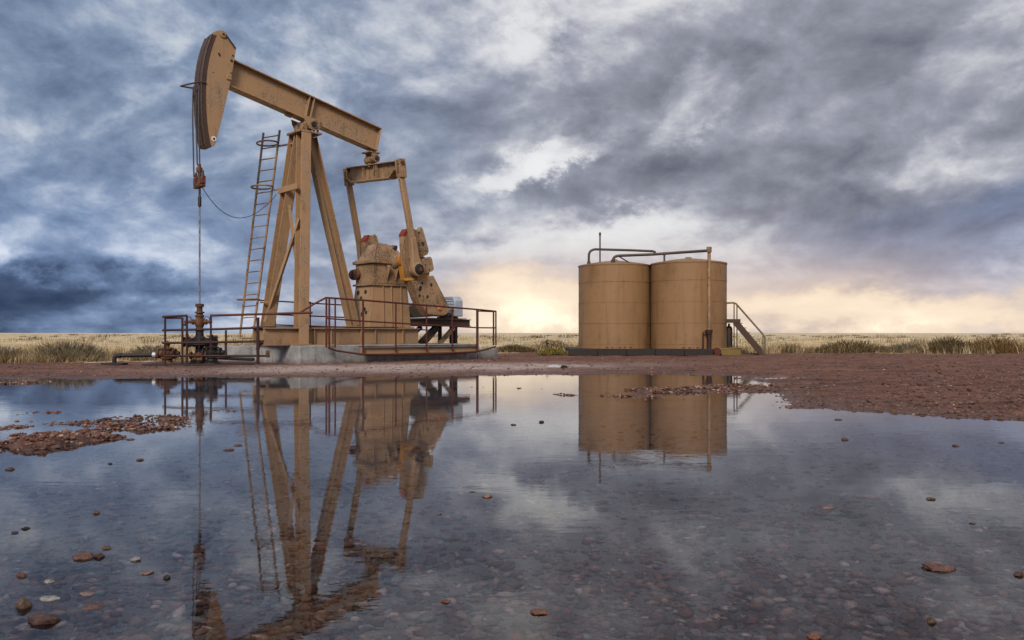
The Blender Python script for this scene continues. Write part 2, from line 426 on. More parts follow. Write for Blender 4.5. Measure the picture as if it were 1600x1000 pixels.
# ------------------------------------------------------------------ mesh builder
class MB:
    def __init__(s):
        s.v = []; s.f = []; s.sm = []

    def add(s, vs, fs, smooth=False):
        o = len(s.v)
        s.v += [tuple(x) for x in vs]
        s.f += [tuple(i + o for i in f) for f in fs]
        s.sm += [smooth] * len(fs)
        return s

    def frame(s, p, q, up=(0, 0, 1)):
        p, q, up = Vector(p), Vector(q), Vector(up)
        t = (q - p).normalized()
        if abs(t.dot(up.normalized())) > .98:
            up = Vector((1, 0, 0)) if abs(t.x) < .9 else Vector((0, 1, 0))
        x = t.cross(up).normalized()
        y = x.cross(t).normalized()
        return p, q, t, x, y

    def bar(s, p, q, w, h, up=(0, 0, 1), off=(0, 0)):
        """rectangular bar; w across, h along 'up'"""
        p, q, t, x, y = s.frame(p, q, up)
        o = x * off[0] + y * off[1]
        vs = [c + o + x * (i * w / 2) + y * (j * h / 2) for c in (p, q) for i, j in ((-1, -1), (1, -1), (1, 1), (-1, 1))]
        return s.add(vs, [(0, 1, 2, 3)[::-1], (4, 5, 6, 7), (0, 1, 5, 4), (1, 2, 6, 5), (2, 3, 7, 6), (3, 0, 4, 7)])

    def box(s, c, size):
        c = Vector(c)
        return s.bar(c - Vector((size[0] / 2, 0, 0)), c + Vector((size[0] / 2, 0, 0)), size[1], size[2])

    def hbeam(s, p, q, w, h, tf=.025, tw=.02, up=(0, 0, 1)):
        s.bar(p, q, w, tf, up, (0, h / 2 - tf / 2))
        s.bar(p, q, w, tf, up, (0, -h / 2 + tf / 2))
        return s.bar(p, q, tw, h - 2 * tf - .002, up)

    def cyl(s, p, q, r1, r2=None, n=16, caps=True):
        r2 = r1 if r2 is None else r2
        p, q, t, x, y = s.frame(p, q)
        vs = []
        for c, r in ((p, r1), (q, r2)):
            for i in range(n):
                a = 2 * math.pi * i / n
                vs.append(c + x * (r * math.cos(a)) + y * (r * math.sin(a)))
        s.add(vs, [(i, (i + 1) % n, n + (i + 1) % n, n + i) for i in range(n)], True)
        if caps:
            s.add(vs, [tuple(range(n))[::-1], tuple(range(n, 2 * n))])
        return s

    def tube(s, pts, r, n=8, closed=False):
        pts = [Vector(p) for p in pts]
        m = len(pts)
        vs = []
        ref = None
        for i, p in enumerate(pts):
            a = pts[(i - 1) % m] if (i or closed) else p
            c = pts[(i + 1) % m] if (i < m - 1 or closed) else p
            t = (c - a).normalized()
            if ref is None:
                ref = Vector((0, 0, 1)) if abs(t.z) < .9 else Vector((1, 0, 0))
            x = t.cross(ref).normalized()
            y = x.cross(t).normalized()
            ref = y
            vs += [p + x * (r * math.cos(2 * math.pi * k / n)) + y * (r * math.sin(2 * math.pi * k / n)) for k in range(n)]
        fs = []
        for i in range(m if closed else m - 1):
            j = (i + 1) % m
            fs += [(i * n + k, i * n + (k + 1) % n, j * n + (k + 1) % n, j * n + k) for k in range(n)]
        s.add(vs, fs, True)
        if not closed:
            s.add(vs, [tuple(range(n))[::-1], tuple(range((m - 1) * n, m * n))])
        return s

    def prism(s, poly, y0, y1):
        """polygon in (x, z) thickened from y0 to y1"""
        n = len(poly)
        vs = [(a, y0, z) for a, z in poly] + [(a, y1, z) for a, z in poly]
        return s.add(vs, [tuple(range(n)), tuple(range(n, 2 * n))[::-1]] + [(i, n + i, n + (i + 1) % n, (i + 1) % n) for i in range(n)])

    def lathe(s, c, prof, n=24, axis='Z'):
        c = Vector(c)
        vs = []
        for r, z in prof:
            for i in range(n):
                a = 2 * math.pi * i / n
                o = (r * math.cos(a), r * math.sin(a), z)
                if axis == 'Y':
                    o = (o[0], z, o[1])
                elif axis == 'X':
                    o = (z, o[0], o[1])
                vs.append(c + Vector(o))
        fs = []
        for k in range(len(prof) - 1):
            fs += [(k * n + i, k * n + (i + 1) % n, (k + 1) * n + (i + 1) % n, (k + 1) * n + i) for i in range(n)]
        s.add(vs, fs, True)
        s.add(vs, [tuple(range(n))[::-1], tuple(range((len(prof) - 1) * n, len(prof) * n))])
        return s

    def mesh(s, name):
        me = bpy.data.meshes.new(name)
        me.from_pydata(s.v, [], s.f)
        me.polygons.foreach_set('use_smooth', s.sm)
        bm = bmesh.new()
        bm.from_mesh(me)
        bmesh.ops.remove_doubles(bm, verts=bm.verts, dist=1e-5)
        bmesh.ops.recalc_face_normals(bm, faces=bm.faces)
        bm.to_mesh(me)
        bm.free()
        return me

    def build(s, name, mat, parent=None, bevel=0.0, xf=None):
        if xf:
            s.v = [xf(*p) for p in s.v]
        me = s.mesh(name)
        me.materials.append(M[mat])
        me.set_sharp_from_angle(angle=R(38))
        o = bpy.data.objects.new(name, me)
        col.objects.link(o)
        if parent is not None:
            o.parent = parent
        if bevel:
            bv = o.modifiers.new('bevel', 'BEVEL')
            bv.width = bevel
            bv.segments = 2
            bv.limit_method = 'ANGLE'
            bv.angle_limit = R(40)
        return o


def tag(o, label=None, cat=None, group=None, kind=None):
    for k, v in (('label', label), ('category', cat), ('group', group), ('kind', kind)):
        if v:
            o[k] = v
    return o


def empty(name, loc, label, cat, group=None, rz=0.0):
    o = bpy.data.objects.new(name, None)
    o.empty_display_size = .2
    col.objects.link(o)
    o.location = loc
    o.rotation_euler = (0, 0, rz)
    return tag(o, label, cat, group)


def at(px, py, Y):
    """a bearing and a height seen at distance Y, as a point in the place"""
    return Vector(((px - 800) / 1280 * Y, Y, CAM_H + (521 - py) / 1280 * Y))


def shore(px, py, z=0.0):
    Y = 1280 * (CAM_H - z) / (py - 521)
    return ((px - 800) / 1280 * Y, Y)


# ------------------------------------------------------------------ terrain
_tab = rng.random((256, 256))


def vnoise(x, y):
    xi = np.floor(x).astype(int); yi = np.floor(y).astype(int)
    fx = x - xi; fy = y - yi
    fx = fx * fx * (3 - 2 * fx); fy = fy * fy * (3 - 2 * fy)
    g = lambda i, j: _tab[(xi + i) % 256, (yi + j) % 256]
    return (g(0, 0) * (1 - fx) + g(1, 0) * fx) * (1 - fy) + (g(0, 1) * (1 - fx) + g(1, 1) * fx) * fy


def fbm(x, y, o=5, gain=.5):
    s = 0.0; a = 1.0; n = 0.0
    for k in range(o):
        s = s + a * vnoise(x * 2 ** k + 17.3 * k, y * 2 ** k + 5.1 * k)
        n += a; a *= gain
    return s / n


SHORE = [(-34, 14), (-24, 18.5)] + [shore(*p) for p in
         [(0, 593), (120, 592), (250, 591), (400, 589), (600, 588), (780, 586), (900, 584), (1030, 585), (1130, 587), (1165, 592), (1185, 606),
          (1215, 626), (1300, 638), (1400, 648), (1500, 653), (1600, 658)]] + [(9.0, 9.4), (13, 7.5), (17, 3), (15, -4), (4, -7), (-12, -8), (-30, -4)]
SP = np.array(SHORE)


def signed(x, y):
    """distance to the puddle's edge, positive on land"""
    best = np.full(x.shape, 1e9)
    inside = np.zeros(x.shape, bool)
    for i in range(len(SP)):
        ax, ay = SP[i]; bx, by = SP[(i + 1) % len(SP)]
        ex, ey = bx - ax, by - ay
        tt = np.clip(((x - ax) * ex + (y - ay) * ey) / (ex * ex + ey * ey), 0, 1)
        best = np.minimum(best, np.hypot(x - ax - tt * ex, y - ay - tt * ey))
        cr = ((ay > y) != (by > y)) & (x < (bx - ax) * (y - ay) / (by - ay + 1e-12) + ax)
        inside ^= cr
    return np.where(inside, -best, best)


def segd(x, y, p, q):
    ex, ey = q[0] - p[0], q[1] - p[1]
    tt = np.clip(((x - p[0]) * ex + (y - p[1]) * ey) / (ex * ex + ey * ey), 0, 1)
    return np.hypot(x - p[0] - tt * ex, y - p[1] - tt * ey)


BARS = [((-12, 11.2), shore(150, 647), .85, .034), ((-10, 9.0), shore(170, 674), .75, .034), (shore(60, 690), shore(240, 662), .55, .040), (shore(-60, 706), shore(50, 700), .45, .036),
        (shore(230, 655), shore(420, 636), .45, .026),
        (shore(790, 607), shore(905, 609), .30, .028), (shore(880, 617), shore(1010, 622), .38, .036), (shore(1000, 612), shore(1150, 607), .65, .050),
        (shore(640, 607), shore(790, 603), .30, .022), (shore(330, 612), shore(480, 606), .30, .022), (shore(0, 600), shore(80, 597), .25, .035)]
DIPS = [(shore(1195, 588, .03), shore(1262, 587, .03), .34, .085), (shore(1185, 602), shore(1225, 604), .16, .05)]
TRACKS = [((2.0, 23.9), (9.0, 25.2), .22, .06), ((9.0, 25.2), (24.0, 25.6), .22, .06), ((2.5, 25.8), (9.5, 27.1), .22, .06), ((9.5, 27.1), (26.0, 27.6), .22, .06),
          ((7.4, 15.6), (12.0, 17.5), .16, .05), ((7.9, 14.2), (13.0, 16.2), .16, .05), ((12.0, 17.5), (20, 18.6), .16, .05), ((13.0, 16.2), (20, 17.0), .16, .05)]


def grass_edge(x):
    """distance at which the bare pad gives way to prairie, by bearing"""
    return np.interp(x, [-60, -17, -10, -4, 1, 3, 12, 25, 60], [24, 27.0, 29.5, 36, 41, 41, 38.2, 37.2, 34])


def height(x, y):
    s = signed(x, y)
    n = fbm(x * .9, y * .9, 5, .55) - .5
    nf_ = fbm(x * 5.5 + 40, y * 5.5, 4, .6) - .5
    nb_ = fbm(x * 2.2 + 11, y * 3.6 + 7, 4, .6) - .5
    rut = fbm(x * .45 + 5, y * 2.2 + 31, 4, .55) - .5
    s2 = s + n * 1.1
    land = .10 * (1 - np.exp(-np.maximum(s2, 0) / 2.6)) + np.maximum(s2, 0) * .0035
    land = np.minimum(land, .26)
    bed = -.050 * (1 - np.exp(np.minimum(s2, 0) / 1.4)) - .015 * np.clip(-s2 / 6, 0, 1)
    z = np.where(s2 > 0, land, bed)
    for p, q, wd, amp in BARS:
        z = z + amp * 1.2 * np.exp(-(segd(x, y, p, q) / (wd * 1.3)) ** 2) * np.clip(.66 + 4.6 * nb_, -.3, 1.6)
    for p, q, wd, amp in DIPS:
        z = z - amp * np.exp(-(segd(x, y, p, q) / wd) ** 2)
    for p, q, wd, amp in TRACKS:                                         # tyre ruts with pushed-up shoulders
        dd = segd(x, y, p, q) / wd
        z = z - amp * (np.exp(-dd ** 2) - .55 * np.exp(-(dd - 1.7) ** 2 * 2.5)) * np.clip(.6 + 3 * n, .1, 1.4)
    near = np.exp(-np.maximum(y - 30, 0) / 30)
    z = z + near * (n * .030 + nf_ * .030) + near * np.clip(s2, 0, 1) * (rut * .14 + nb_ * .05)
    pad = np.exp(-((x + 5.5) / 6) ** 2 - ((y - 29) / 5) ** 2)          # levelled ground under the machines
    z = z * (1 - pad * .8) + pad * .8 * .105
    far = np.maximum(np.hypot(x, y) - 60, 0)
    roll = (fbm(x * .004 + 9, y * .004 + 3, 3) - .5)
    z = z + np.minimum(far / 400, 1) * roll * 1.2 + np.minimum(far / 3000, 1) * (1.0 + roll * 5)
    return z, s2


NR, NA = 560, 520
rad = np.concatenate([[0.0], np.geomspace(.9, 14000, NR - 1)])
th = np.concatenate([np.linspace(-R(38), R(38), 430, endpoint=False), np.linspace(R(38), R(322), 90, endpoint=False)])
RR, TT = np.meshgrid(rad, th, indexing='ij')
GX, GY = RR * np.sin(TT), RR * np.cos(TT)
GZ, GS = height(GX, GY)
gmask = np.clip((GY - grass_edge(GX)) / 1.6 + .5 + (fbm(GX * .5, GY * .5, 4) - .5) * 1.4, 0, 1)
gmask = np.maximum(gmask, np.clip((np.abs(GX + 4) - 34) / 4, 0, 1))
gmask = np.maximum(gmask, np.clip((-GY - 16) / 4, 0, 1))
wetm = np.clip(1.05 - (GZ) / .045, 0, 1)
wetm = np.maximum(wetm, np.clip(1.6 * np.exp(-((GX + 10.2) / 2.4) ** 2 - ((GY - 25.6) / .8) ** 2) * (fbm(GX * 1.2, GY * 3, 4) * 1.6 - .3), 0, 1))     # oil-soaked ground at the well
gravm = np.exp(-((GX + 2.6 + (GY - 25) * .1) / 5.2) ** 2 - ((GY - 24.6 - (GX + 3) * .28) / 2.0) ** 2) * (fbm(GX * .8, GY * .8, 4) * 1.3)
gravm = np.clip(gravm * 2.6, 0, 1)
me = bpy.data.meshes.new('ground')
idx = np.arange(NR * NA).reshape(NR, NA)
i0 = idx[:-1]; i1 = idx[1:]
quads = np.stack([i0, np.roll(i0, -1, 1), np.roll(i1, -1, 1), i1], -1).reshape(-1, 4)
quads = quads[NA:]
me.vertices.add(NR * NA)
me.vertices.foreach_set('co', np.stack([GX, GY, GZ], -1).astype(np.float32).ravel())
me.loops.add(quads.size)
me.loops.foreach_set('vertex_index', quads.astype(np.int32).ravel())
me.polygons.add(len(quads))
me.polygons.foreach_set('loop_start', np.arange(0, quads.size, 4, dtype=np.int32))
me.update(calc_edges=True)
me.validate()
me.polygons.foreach_set('use_smooth', np.ones(len(me.polygons), bool))
for nm_, arr in (('wet', wetm), ('grass', gmask), ('gravel', gravm), ('bed_lift', np.clip((-GZ - .008) / .035, 0, 1))):
    me.attributes.new(nm_, 'FLOAT', 'POINT').data.foreach_set('value', arr.astype(np.float32).ravel())
me.materials.append(M['ground_earth'])
ground = bpy.data.objects.new('ground', me)
col.objects.link(ground)
tag(ground, kind='structure')
if me.polygons[len(me.polygons) // 2].normal.z < 0:
    me.flip_normals()


def gz(x, y):
    return float(height(np.array([float(x)]), np.array([float(y)]))[0][0])


wm = MB()
wm.add([(-36, -9, 0), (18, -9, 0), (18, 24.6, 0), (-36, 24.6, 0)], [(0, 1, 2, 3)])
puddle = wm.build('puddle_water', 'water')
tag(puddle, kind='structure')


# ------------------------------------------------------------------ many small pieces at once
def ico(sub):
    bm = bmesh.new()
    bmesh.ops.create_icosphere(bm, subdivisions=sub, radius=1)
    v = np.array([x.co[:] for x in bm.verts]); f = np.array([[q.index for q in p.verts] for p in bm.faces])
    bm.free()
    return v, f


ICO1 = ico(1)
STONE = np.array([(.17, .075, .046), (.22, .108, .070), (.13, .052, .034), (.27, .150, .104), (.19, .115, .085), (.085, .040, .028), (.36, .245, .19), (.18, .085, .050), (.15, .062, .038), (.10, .045, .030)])


def bulk(name, verts, faces, cols, mat):
    me = bpy.data.meshes.new(name)
    k = faces.shape[1]
    me.vertices.add(len(verts))
    me.vertices.foreach_set('co', verts.astype(np.float32).ravel())
    me.loops.add(faces.size)
    me.loops.foreach_set('vertex_index', faces.astype(np.int32).ravel())
    me.polygons.add(len(faces))
    me.polygons.foreach_set('loop_start', np.arange(0, faces.size, k, dtype=np.int32))
    me.update(calc_edges=True)
    a = me.color_attributes.new('Col', 'FLOAT_COLOR', 'POINT')
    a.data.foreach_set('color', np.concatenate([cols, np.ones((len(cols), 1))], 1).astype(np.float32).ravel())
    me.materials.append(M[mat])
    o = bpy.data.objects.new(name, me)
    col.objects.link(o)
    return o


def stones(name, x, y, size, sink=.35, flat=.6, cols=None, mat='pebble', zadd=0.0):
    n = len(x)
    z, _ = height(x, y)
    V, F = ICO1
    v = V[None] * (1 + (rng.random((n, len(V), 1)) - .5) * .55)
    sc = np.stack([size * (.8 + .7 * rng.random(n)), size * (.65 + .5 * rng.random(n)), size * flat * (.6 + .6 * rng.random(n))], -1)
    v = v * sc[:, None, :]
    a = rng.random(n) * 6.283
    tilt = (rng.random(n) - .5) * .7
    c, s_ = np.cos(tilt), np.sin(tilt)
    v = np.stack([v[..., 0] * c[:, None] - v[..., 2] * s_[:, None], v[..., 1], v[..., 0] * s_[:, None] + v[..., 2] * c[:, None]], -1)
    c, s_ = np.cos(a), np.sin(a)
    v = np.stack([v[..., 0] * c[:, None] - v[..., 1] * s_[:, None], v[..., 0] * s_[:, None] + v[..., 1] * c[:, None], v[..., 2]], -1)
    v += np.stack([x, y, z + sc[:, 2] * (1 - 2 * sink) * .5 + zadd], -1)[:, None, :]
    if cols is None:
        cols = STONE[rng.integers(0, len(STONE), n)] * (.7 + .6 * rng.random((n, 1)))
    C = np.repeat(cols, len(V), 0)
    FF = (F[None] + (np.arange(n) * len(V))[:, None, None]).reshape(-1, 3)
    return bulk(name, v.reshape(-1, 3), FF, C, mat)


def scatter_view(n, px0, px1, py0, py1, pow_=1.0):
    """random points over a stretch of ground, denser near by"""
    px = px0 + (px1 - px0) * rng.random(n)
    py = py0 + (py1 - py0) * rng.random(n) ** pow_
    Y = 1280 * CAM_H / (py - 521)
    return (px - 800) / 1280 * Y, Y


# gravel of the banks
x, y = scatter_view(42000, -60, 1680, 556, 668)
z, s2 = height(x, y)
k = (z > -.004) & (y < grass_edge(x) + .5)
x, y = x[k], y[k]
tag(stones('bank_gravel', x, y, (.004 + .019 * rng.random(len(x)) ** 4) * (.6 + y / 24)), 'loose reddish gravel on the muddy bank round the puddle', 'gravel', kind='stuff')
x, y = scatter_view(5200, 1080, 1680, 575, 664)
z, s2 = height(x, y)
k = z > .008
x, y = x[k], y[k]
cl = np.array([(.085, .042, .028), (.12, .060, .040), (.155, .082, .056)])[rng.integers(0, 3, len(x))]
tag(stones('bank_clods', x, y, (.012 + .045 * rng.random(len(x)) ** 4), .5, .55, cl), 'dark clods of red mud on the right bank', 'mud', kind='stuff')
# gravel bars standing in the water
px_, py_ = [], []
bx, by = [], []
for p, q, wd, amp in BARS:
    L = math.hypot(q[0] - p[0], q[1] - p[1])
    n = int(3200 * L * max(wd, .25))
    tt = rng.random(n)
    bx.append(p[0] + (q[0] - p[0]) * tt + rng.normal(0, wd * .8, n)); by.append(p[1] + (q[1] - p[1]) * tt + rng.normal(0, wd * .8, n))
x, y = np.concatenate(bx), np.concatenate(by)
z, _ = height(x, y)
k = (z > -.03) & (rng.random(len(x)) < np.clip((z + .035) / .04, .15, 1))
x, y = x[k], y[k]
tag(stones('bar_gravel', x, y, (.005 + .024 * rng.random(len(x)) ** 3.5) * (.7 + y / 26), .3, .65), 'wet red gravel bars breaking the puddle surface', 'gravel', kind='stuff')
# stones lying on the puddle's floor
x, y = scatter_view(24000, -80, 1680, 640, 1060)
z, _ = height(x, y)
k = z < -.012
x, y, z = x[k], y[k], z[k]
sz = (.005 + .036 * rng.random(len(x)) ** 4.0)
sz = np.minimum(sz, -z * 1.3)
cs = STONE[rng.integers(0, len(STONE), len(x))] * (.7 + 1.7 * rng.random((len(x), 1)))
pale_ = rng.random(len(x)) < .08
cs[pale_] = np.array((.40, .35, .30)) * (.5 + .6 * rng.random((pale_.sum(), 1)))
tag(stones('bed_pebbles', x, y, sz, .3, .45, cs), 'pale and reddish pebbles lying under the shallow water', 'pebbles', kind='stuff')

# ------------------------------------------------------------------ pump jack; a runs back from the well, b towards the puddle side
ORG = (-9.94, 26.07)
ROT = R(43)
Z0 = .70
PJ = empty('pump_jack', (*ORG, Z0), 'tan walking-beam oil pump jack with raised horse head beside the puddle', 'pump jack', rz=ROT)
_cu, _su = math.cos(ROT), math.sin(ROT)


def loc(a, b, z):
    """pump-jack coordinates to the place"""
    return (ORG[0] + a * _cu + b * _su, ORG[1] + a * _su - b * _cu, z)


xf = lambda a, b, z: (a, -b, z - Z0)


def pj(mb, name, mat, parent=None, bevel=0.0):
    return mb.build(name, mat, PJ if parent is None else parent, bevel, xf)


# skid
sk = pj(MB().hbeam((1.75, .85, .995), (7.96, .85, .995), .26, .59, .035, .03), 'skid_beam', 'tan_paint', bevel=.006)
sk2 = pj(MB().hbeam((2.2, -.85, .995), (7.96, -.85, .995), .26, .59, .035, .03), 'skid_beam', 'tan_paint', bevel=.006)
for a in (2.35, 3.4, 5.0, 6.3, 7.9):
    pj(MB().bar((a, -.71, 1.0), (a, .71, 1.0), .20, .42), 'cross_member', 'tan_paint', bevel=.006)
for a in (3.55, 4.2, 5.4, 6.0, 7.2):
    pj(MB().box((a, .865, .995), (.02, .2, .50)), 'stiffener', 'tan_paint', sk)
pj(MB().box((4.6, 0, 1.325), (5.0, 1.55, .03)), 'deck_plate', 'brown_worn', bevel=.004)

# Samson post: two front legs and one rear leg
ftop = 8.02
for sgn in (-1, 1):
    leg = pj(MB().hbeam((3.0 if sgn > 0 else 2.72, 1.02 * sgn, .72 if sgn > 0 else .74), (3.52, .26 * sgn, ftop), .36, .40, .03, .025, up=(0, 1, 0)), 'post_leg', 'tan_paint', bevel=.006)
    foot = pj(MB().box((3.0 if sgn > 0 else 2.72, 1.04 * sgn, .735), (.52, .52, .04)), 'foot_plate', 'tan_paint', leg, .005)
leg = pj(MB().hbeam((5.66, 0, 1.36), (3.92, 0, 7.95), .34, .36, .03, .025, up=(1, 0, 0)), 'post_leg', 'tan_paint', bevel=.006)
pj(MB().box((5.66, 0, 1.355), (.6, .6, .035)), 'foot_plate', 'tan_paint', leg, .005)
pj(MB().bar((4.0, .12, 7.25), (4.05, .12, 6.5), .10, .06, up=(1, 0, 0)), 'gusset', 'tan_cast', leg, .01)


def legpt(sgn, z, da=0.0):
    k = (z - .73) / (ftop - .73)
    a0 = 3.0 if sgn > 0 else 2.72
    return (a0 + (3.52 - a0) * k + da, sgn * (1.02 + (.26 - 1.02) * k), z)


p, q = legpt(-1, 6.08, -.24), legpt(1, 6.12, -.24)
pj(MB().bar((p[0], p[1] - .25, p[2]), (q[0], q[1] + .05, q[2]), .06, .20), 'cross_bar', 'tan_paint', bevel=.005)
pj(MB().bar(legpt(-1, 5.9, .02), legpt(1, 2.2, .02), .10, .10), 'cross_brace', 'tan_paint', bevel=.005)
pj(MB().bar(legpt(1, 5.0, -.12), legpt(-1, 1.5, -.12), .10, .10), 'cross_brace', 'tan_paint', bevel=.005)
# saddle and centre bearing
pj(MB().box((3.68, 0, ftop + .03), (.86, .95, .07)), 'top_plate', 'tan_cast', bevel=.008)
sad = pj(MB().box((3.62, -.20, ftop + .20), (.36, .20, .28)).box((3.62, .20, ftop + .20), (.36, .20, .28)), 'saddle', 'tan_cast', bevel=.02)
pj(MB().cyl((3.78, -.42, 8.36), (3.78, .42, 8.36), .20, n=24), 'centre_bearing', 'tan_cast', bevel=.012)
pj(MB().prism([(3.42, 8.60), (3.46, 8.42), (3.62, 8.17), (3.78, 8.11), (3.98, 8.16), (4.12, 8.32), (4.16, 8.42), (3.95, 8.49)], .42, .47), 'bearing_bracket', 'tan_cast', bevel=.008)
pj(MB().prism([(3.42, 8.60), (3.46, 8.42), (3.62, 8.17), (3.78, 8.11), (3.98, 8.16), (4.12, 8.32), (4.16, 8.42), (3.95, 8.49)], -.47, -.42), 'bearing_bracket', 'tan_cast', bevel=.008)
pj(MB().cyl((3.78, .47, 8.33), (3.78, .53, 8.33), .09, n=16), 'bearing_cap', 'iron_black')
for a, z in ((3.45, 8.1), (3.62, 8.1), (3.85, 8.1), (4.0, 8.1)):
    pj(MB().cyl((a, .36, z), (a, .36, z + .09), .035, n=6), 'bolt', 'iron_rust')

# walking beam
B0, B1 = (.95, 0, 9.58), (6.69, 0, 8.315)
bt = (Vector(B1) - Vector(B0)).normalized()
bu = Vector((-bt.z, 0, bt.x))
beam = pj(MB().hbeam(B0, B1, .40, .90, .04, .05), 'walking_beam', 'tan_paint', bevel=.005)
for k, wd in ((.515, .03), (.995, .03), (.485, .02)):
    c = Vector(B0).lerp(Vector(B1), k)
    for sgn in (-1, 1):
        pj(MB().bar(c + bu * -.405 + Vector((0, .105 * sgn, 0)), c + bu * .405 + Vector((0, .105 * sgn, 0)), .155, wd, up=bt), 'web_stiffener', 'tan_paint', beam, .003)
c = Vector(B0).lerp(Vector(B1), .39) - bu * .50
pj(MB().bar(c - bt * .12, c + bt * .12, .14, .08), 'stop_lug', 'tan_cast', beam, .01)

# horse head
arc = [(.30, 10.62), (.16, 10.22), (.06, 9.82), (-.005, 9.42), (-.04, 9.02), (-.05, 8.62), (-.04, 8.22), (-.01, 7.82), (.04, 7.42), (.10, 7.12), (.14, 7.03)]
back = [(.36, 7.07), (.42, 7.22), (.66, 8.2), (.89, 9.19), (1.06, 10.18), (1.08, 10.36), (.78, 10.74), (.59, 10.84), (.42, 10.76)]
head = pj(MB().prism(arc + back, .245, .275), 'horse_head', 'tan_paint', bevel=.006)
pj(MB().prism(arc + back, -.275, -.245), 'cheek_plate', 'tan_paint', head, .006)
inner = [(a + .05, z) for a, z in arc]
for b0, b1, o, mt in ((-.278, -.115, -.012, 'brown_worn'), (-.085, .055, -.020, 'brown_worn'), (.085, .278, -.012, 'brown_worn')):
    m = MB()
    for i in range(len(arc) - 1):
        (a0, z0), (a1, z1) = arc[i], arc[i + 1]
        m.add([(a0 + o, b0, z0), (a1 + o, b0, z1), (a1 + o, b1, z1), (a0 + o, b1, z0), (a0 + .14, b0, z0), (a1 + .14, b0, z1), (a1 + .14, b1, z1), (a0 + .14, b1, z0)],
              [(0, 1, 2, 3), (7, 6, 5, 4), (0, 4, 5, 1), (3, 2, 6, 7), (0, 3, 7, 4), (1, 5, 6, 2)])
    pj(m, 'face_plate', mt, head)
for b0 in (-.29, .262):
    m = MB().tube([(a - .012, b0 + .014, z) for a, z in arc], .022, 6)
    pj(m, 'face_rim', 'brown_worn', head)
pj(MB().bar((.42, 0, 10.75), (.78, 0, 10.73), .48, .03), 'crown_plate', 'brown_worn', head, .004)
pj(MB().cyl((.64, .275, 10.70), (.64, .32, 10.70), .11, n=16), 'hinge_boss', 'tan_cast', head, .01)
pj(MB().cyl((.64, .32, 10.70), (.64, .335, 10.70), .035, n=10), 'hinge_pin', 'iron_black', head)
pj(MB().bar((.72, .295, 10.72), (1.06, .295, 10.34), .05, .04), 'edge_bar', 'brown_worn', head, .005)
pj(MB().box((.84, .295, 9.36), (.16, .04, .15)), 'lock_lug', 'tan_cast', head, .012)
pj(MB().cyl((.34, .277, 7.30), (.34, .292, 7.30), .085, n=20), 'round_marker', 'white_paint', head)
pj(MB().cyl((.34, .292, 7.30), (.34, .305, 7.30), .035, n=12), 'marker_stud', 'iron_black', head)
for a, z, r in ((.93, 9.92, .045), (.98, 10.10, .03), (.51, 10.05, .035), (.54, 10.0, .03), (.90, 9.52, .02), (.32, 9.42, .018)):
    pj(MB().cyl((a, .277, z), (a, .288, z), r, n=6), 'bolt', 'iron_black', head)
pj(MB().tube([(.10, .29, 9.02), (-.12, .29, 9.02), (-.42, .0, 8.93), (-.50, -.28, 8.93), (-.06, -.29, 8.95)], .026, 6), 'wireline_guard', 'brown_worn', head)

# bridle
for a, b, z0, z1 in ((-.095, -.27, 9.0, 6.10), (-.075, -.05, 8.9, 6.45), (-.095, .21, 9.0, 6.08)):
    pts = [(a, b, z0)] + [(-.02 + (.0 if z < 8 else 0) + a, b, z) for z in (8.4, 7.8)] + [(a + .02, b, z1)]
    pj(MB().tube(pts, .022, 6), 'bridle_cable', 'cable_steel')
cb = pj(MB().box((0, -.02, 5.78), (.15, .66, .09)).box((0, -.29, 5.96), (.14, .16, .26)).box((0, .25, 5.96), (.14, .16, .26)), 'carrier_bar', 'carrier_red', bevel=.025)
for b in (-.29, .25):
    pj(MB().cyl((0, b, 6.08), (0, b, 6.26), .05, .03, 10), 'cable_socket', 'iron_rust', cb)
pj(MB().lathe((0, -.02, 5.87), [(.07, 0), (.07, .10), (.055, .12), (.055, .36), (.095, .37), (.095, .50), (.06, .52), (.05, .62)], 12), 'rod_clamp', 'iron_rust', cb)
pj(MB().cyl((0, -.20, 5.80), (.0, .16, 5.80), .09, n=8), 'load_cell', 'iron_rust', cb)

# equalizer, tail bearing, pitman arms
EA = 6.50
eqz = lambda b: 7.20 - .07 * b
eq = MB()
m = []
for a in (EA - .16, EA + .16):
    pass
eq.prism([(-1.62, 7.46), (1.62, 7.23), (1.62, 6.95), (1.30, 6.72), (-1.25, 6.90), (-1.62, 7.12)], EA - .02, EA + .02)
eq.v = [(y_, x_, z_) for x_, y_, z_ in eq.v]
eqo = pj(eq, 'equalizer', 'tan_cast', bevel=.005)
for z0, z1, za in ((7.475, 7.245, 0), (6.885, 6.705, 1)):
    p, q = ((EA, -1.60, z0), (EA, 1.60, z1)) if not za else ((EA, -1.25, z0), (EA, 1.28, z1))
    pj(MB().bar(p, q, .34, .035), 'flange', 'tan_cast', eqo, .004)
for sgn in (-1, 1):
    p = (EA, 1.27 * sgn, 6.705 if sgn > 0 else 6.885)
    pj(MB().bar(p, (EA, 1.61 * sgn, p[2] + .24), .34, .035), 'flange', 'tan_cast', eqo, .004)
for b in (-.45, .28, .42):
    pj(MB().box((EA - .10, b, 7.06 - .07 * b), (.12, .025, .50)), 'web_stiffener', 'tan_cast', eqo, .003)
pj(MB().box((6.42, 0, 7.80), (.50, .50, .05)).box((6.42, -.17, 7.64), (.22, .06, .34)).box((6.42, .21, 7.64), (.22, .06, .34)), 'tail_bracket', 'tan_cast', bevel=.01)
pj(MB().cyl((6.45, -.30, 7.56), (6.45, .34, 7.56), .15, n=20), 'tail_bearing', 'tan_cast', bevel=.012)
pj(MB().cyl((6.45, .34, 7.56), (6.45, .37, 7.56), .07, n=14), 'bearing_cap', 'iron_black')
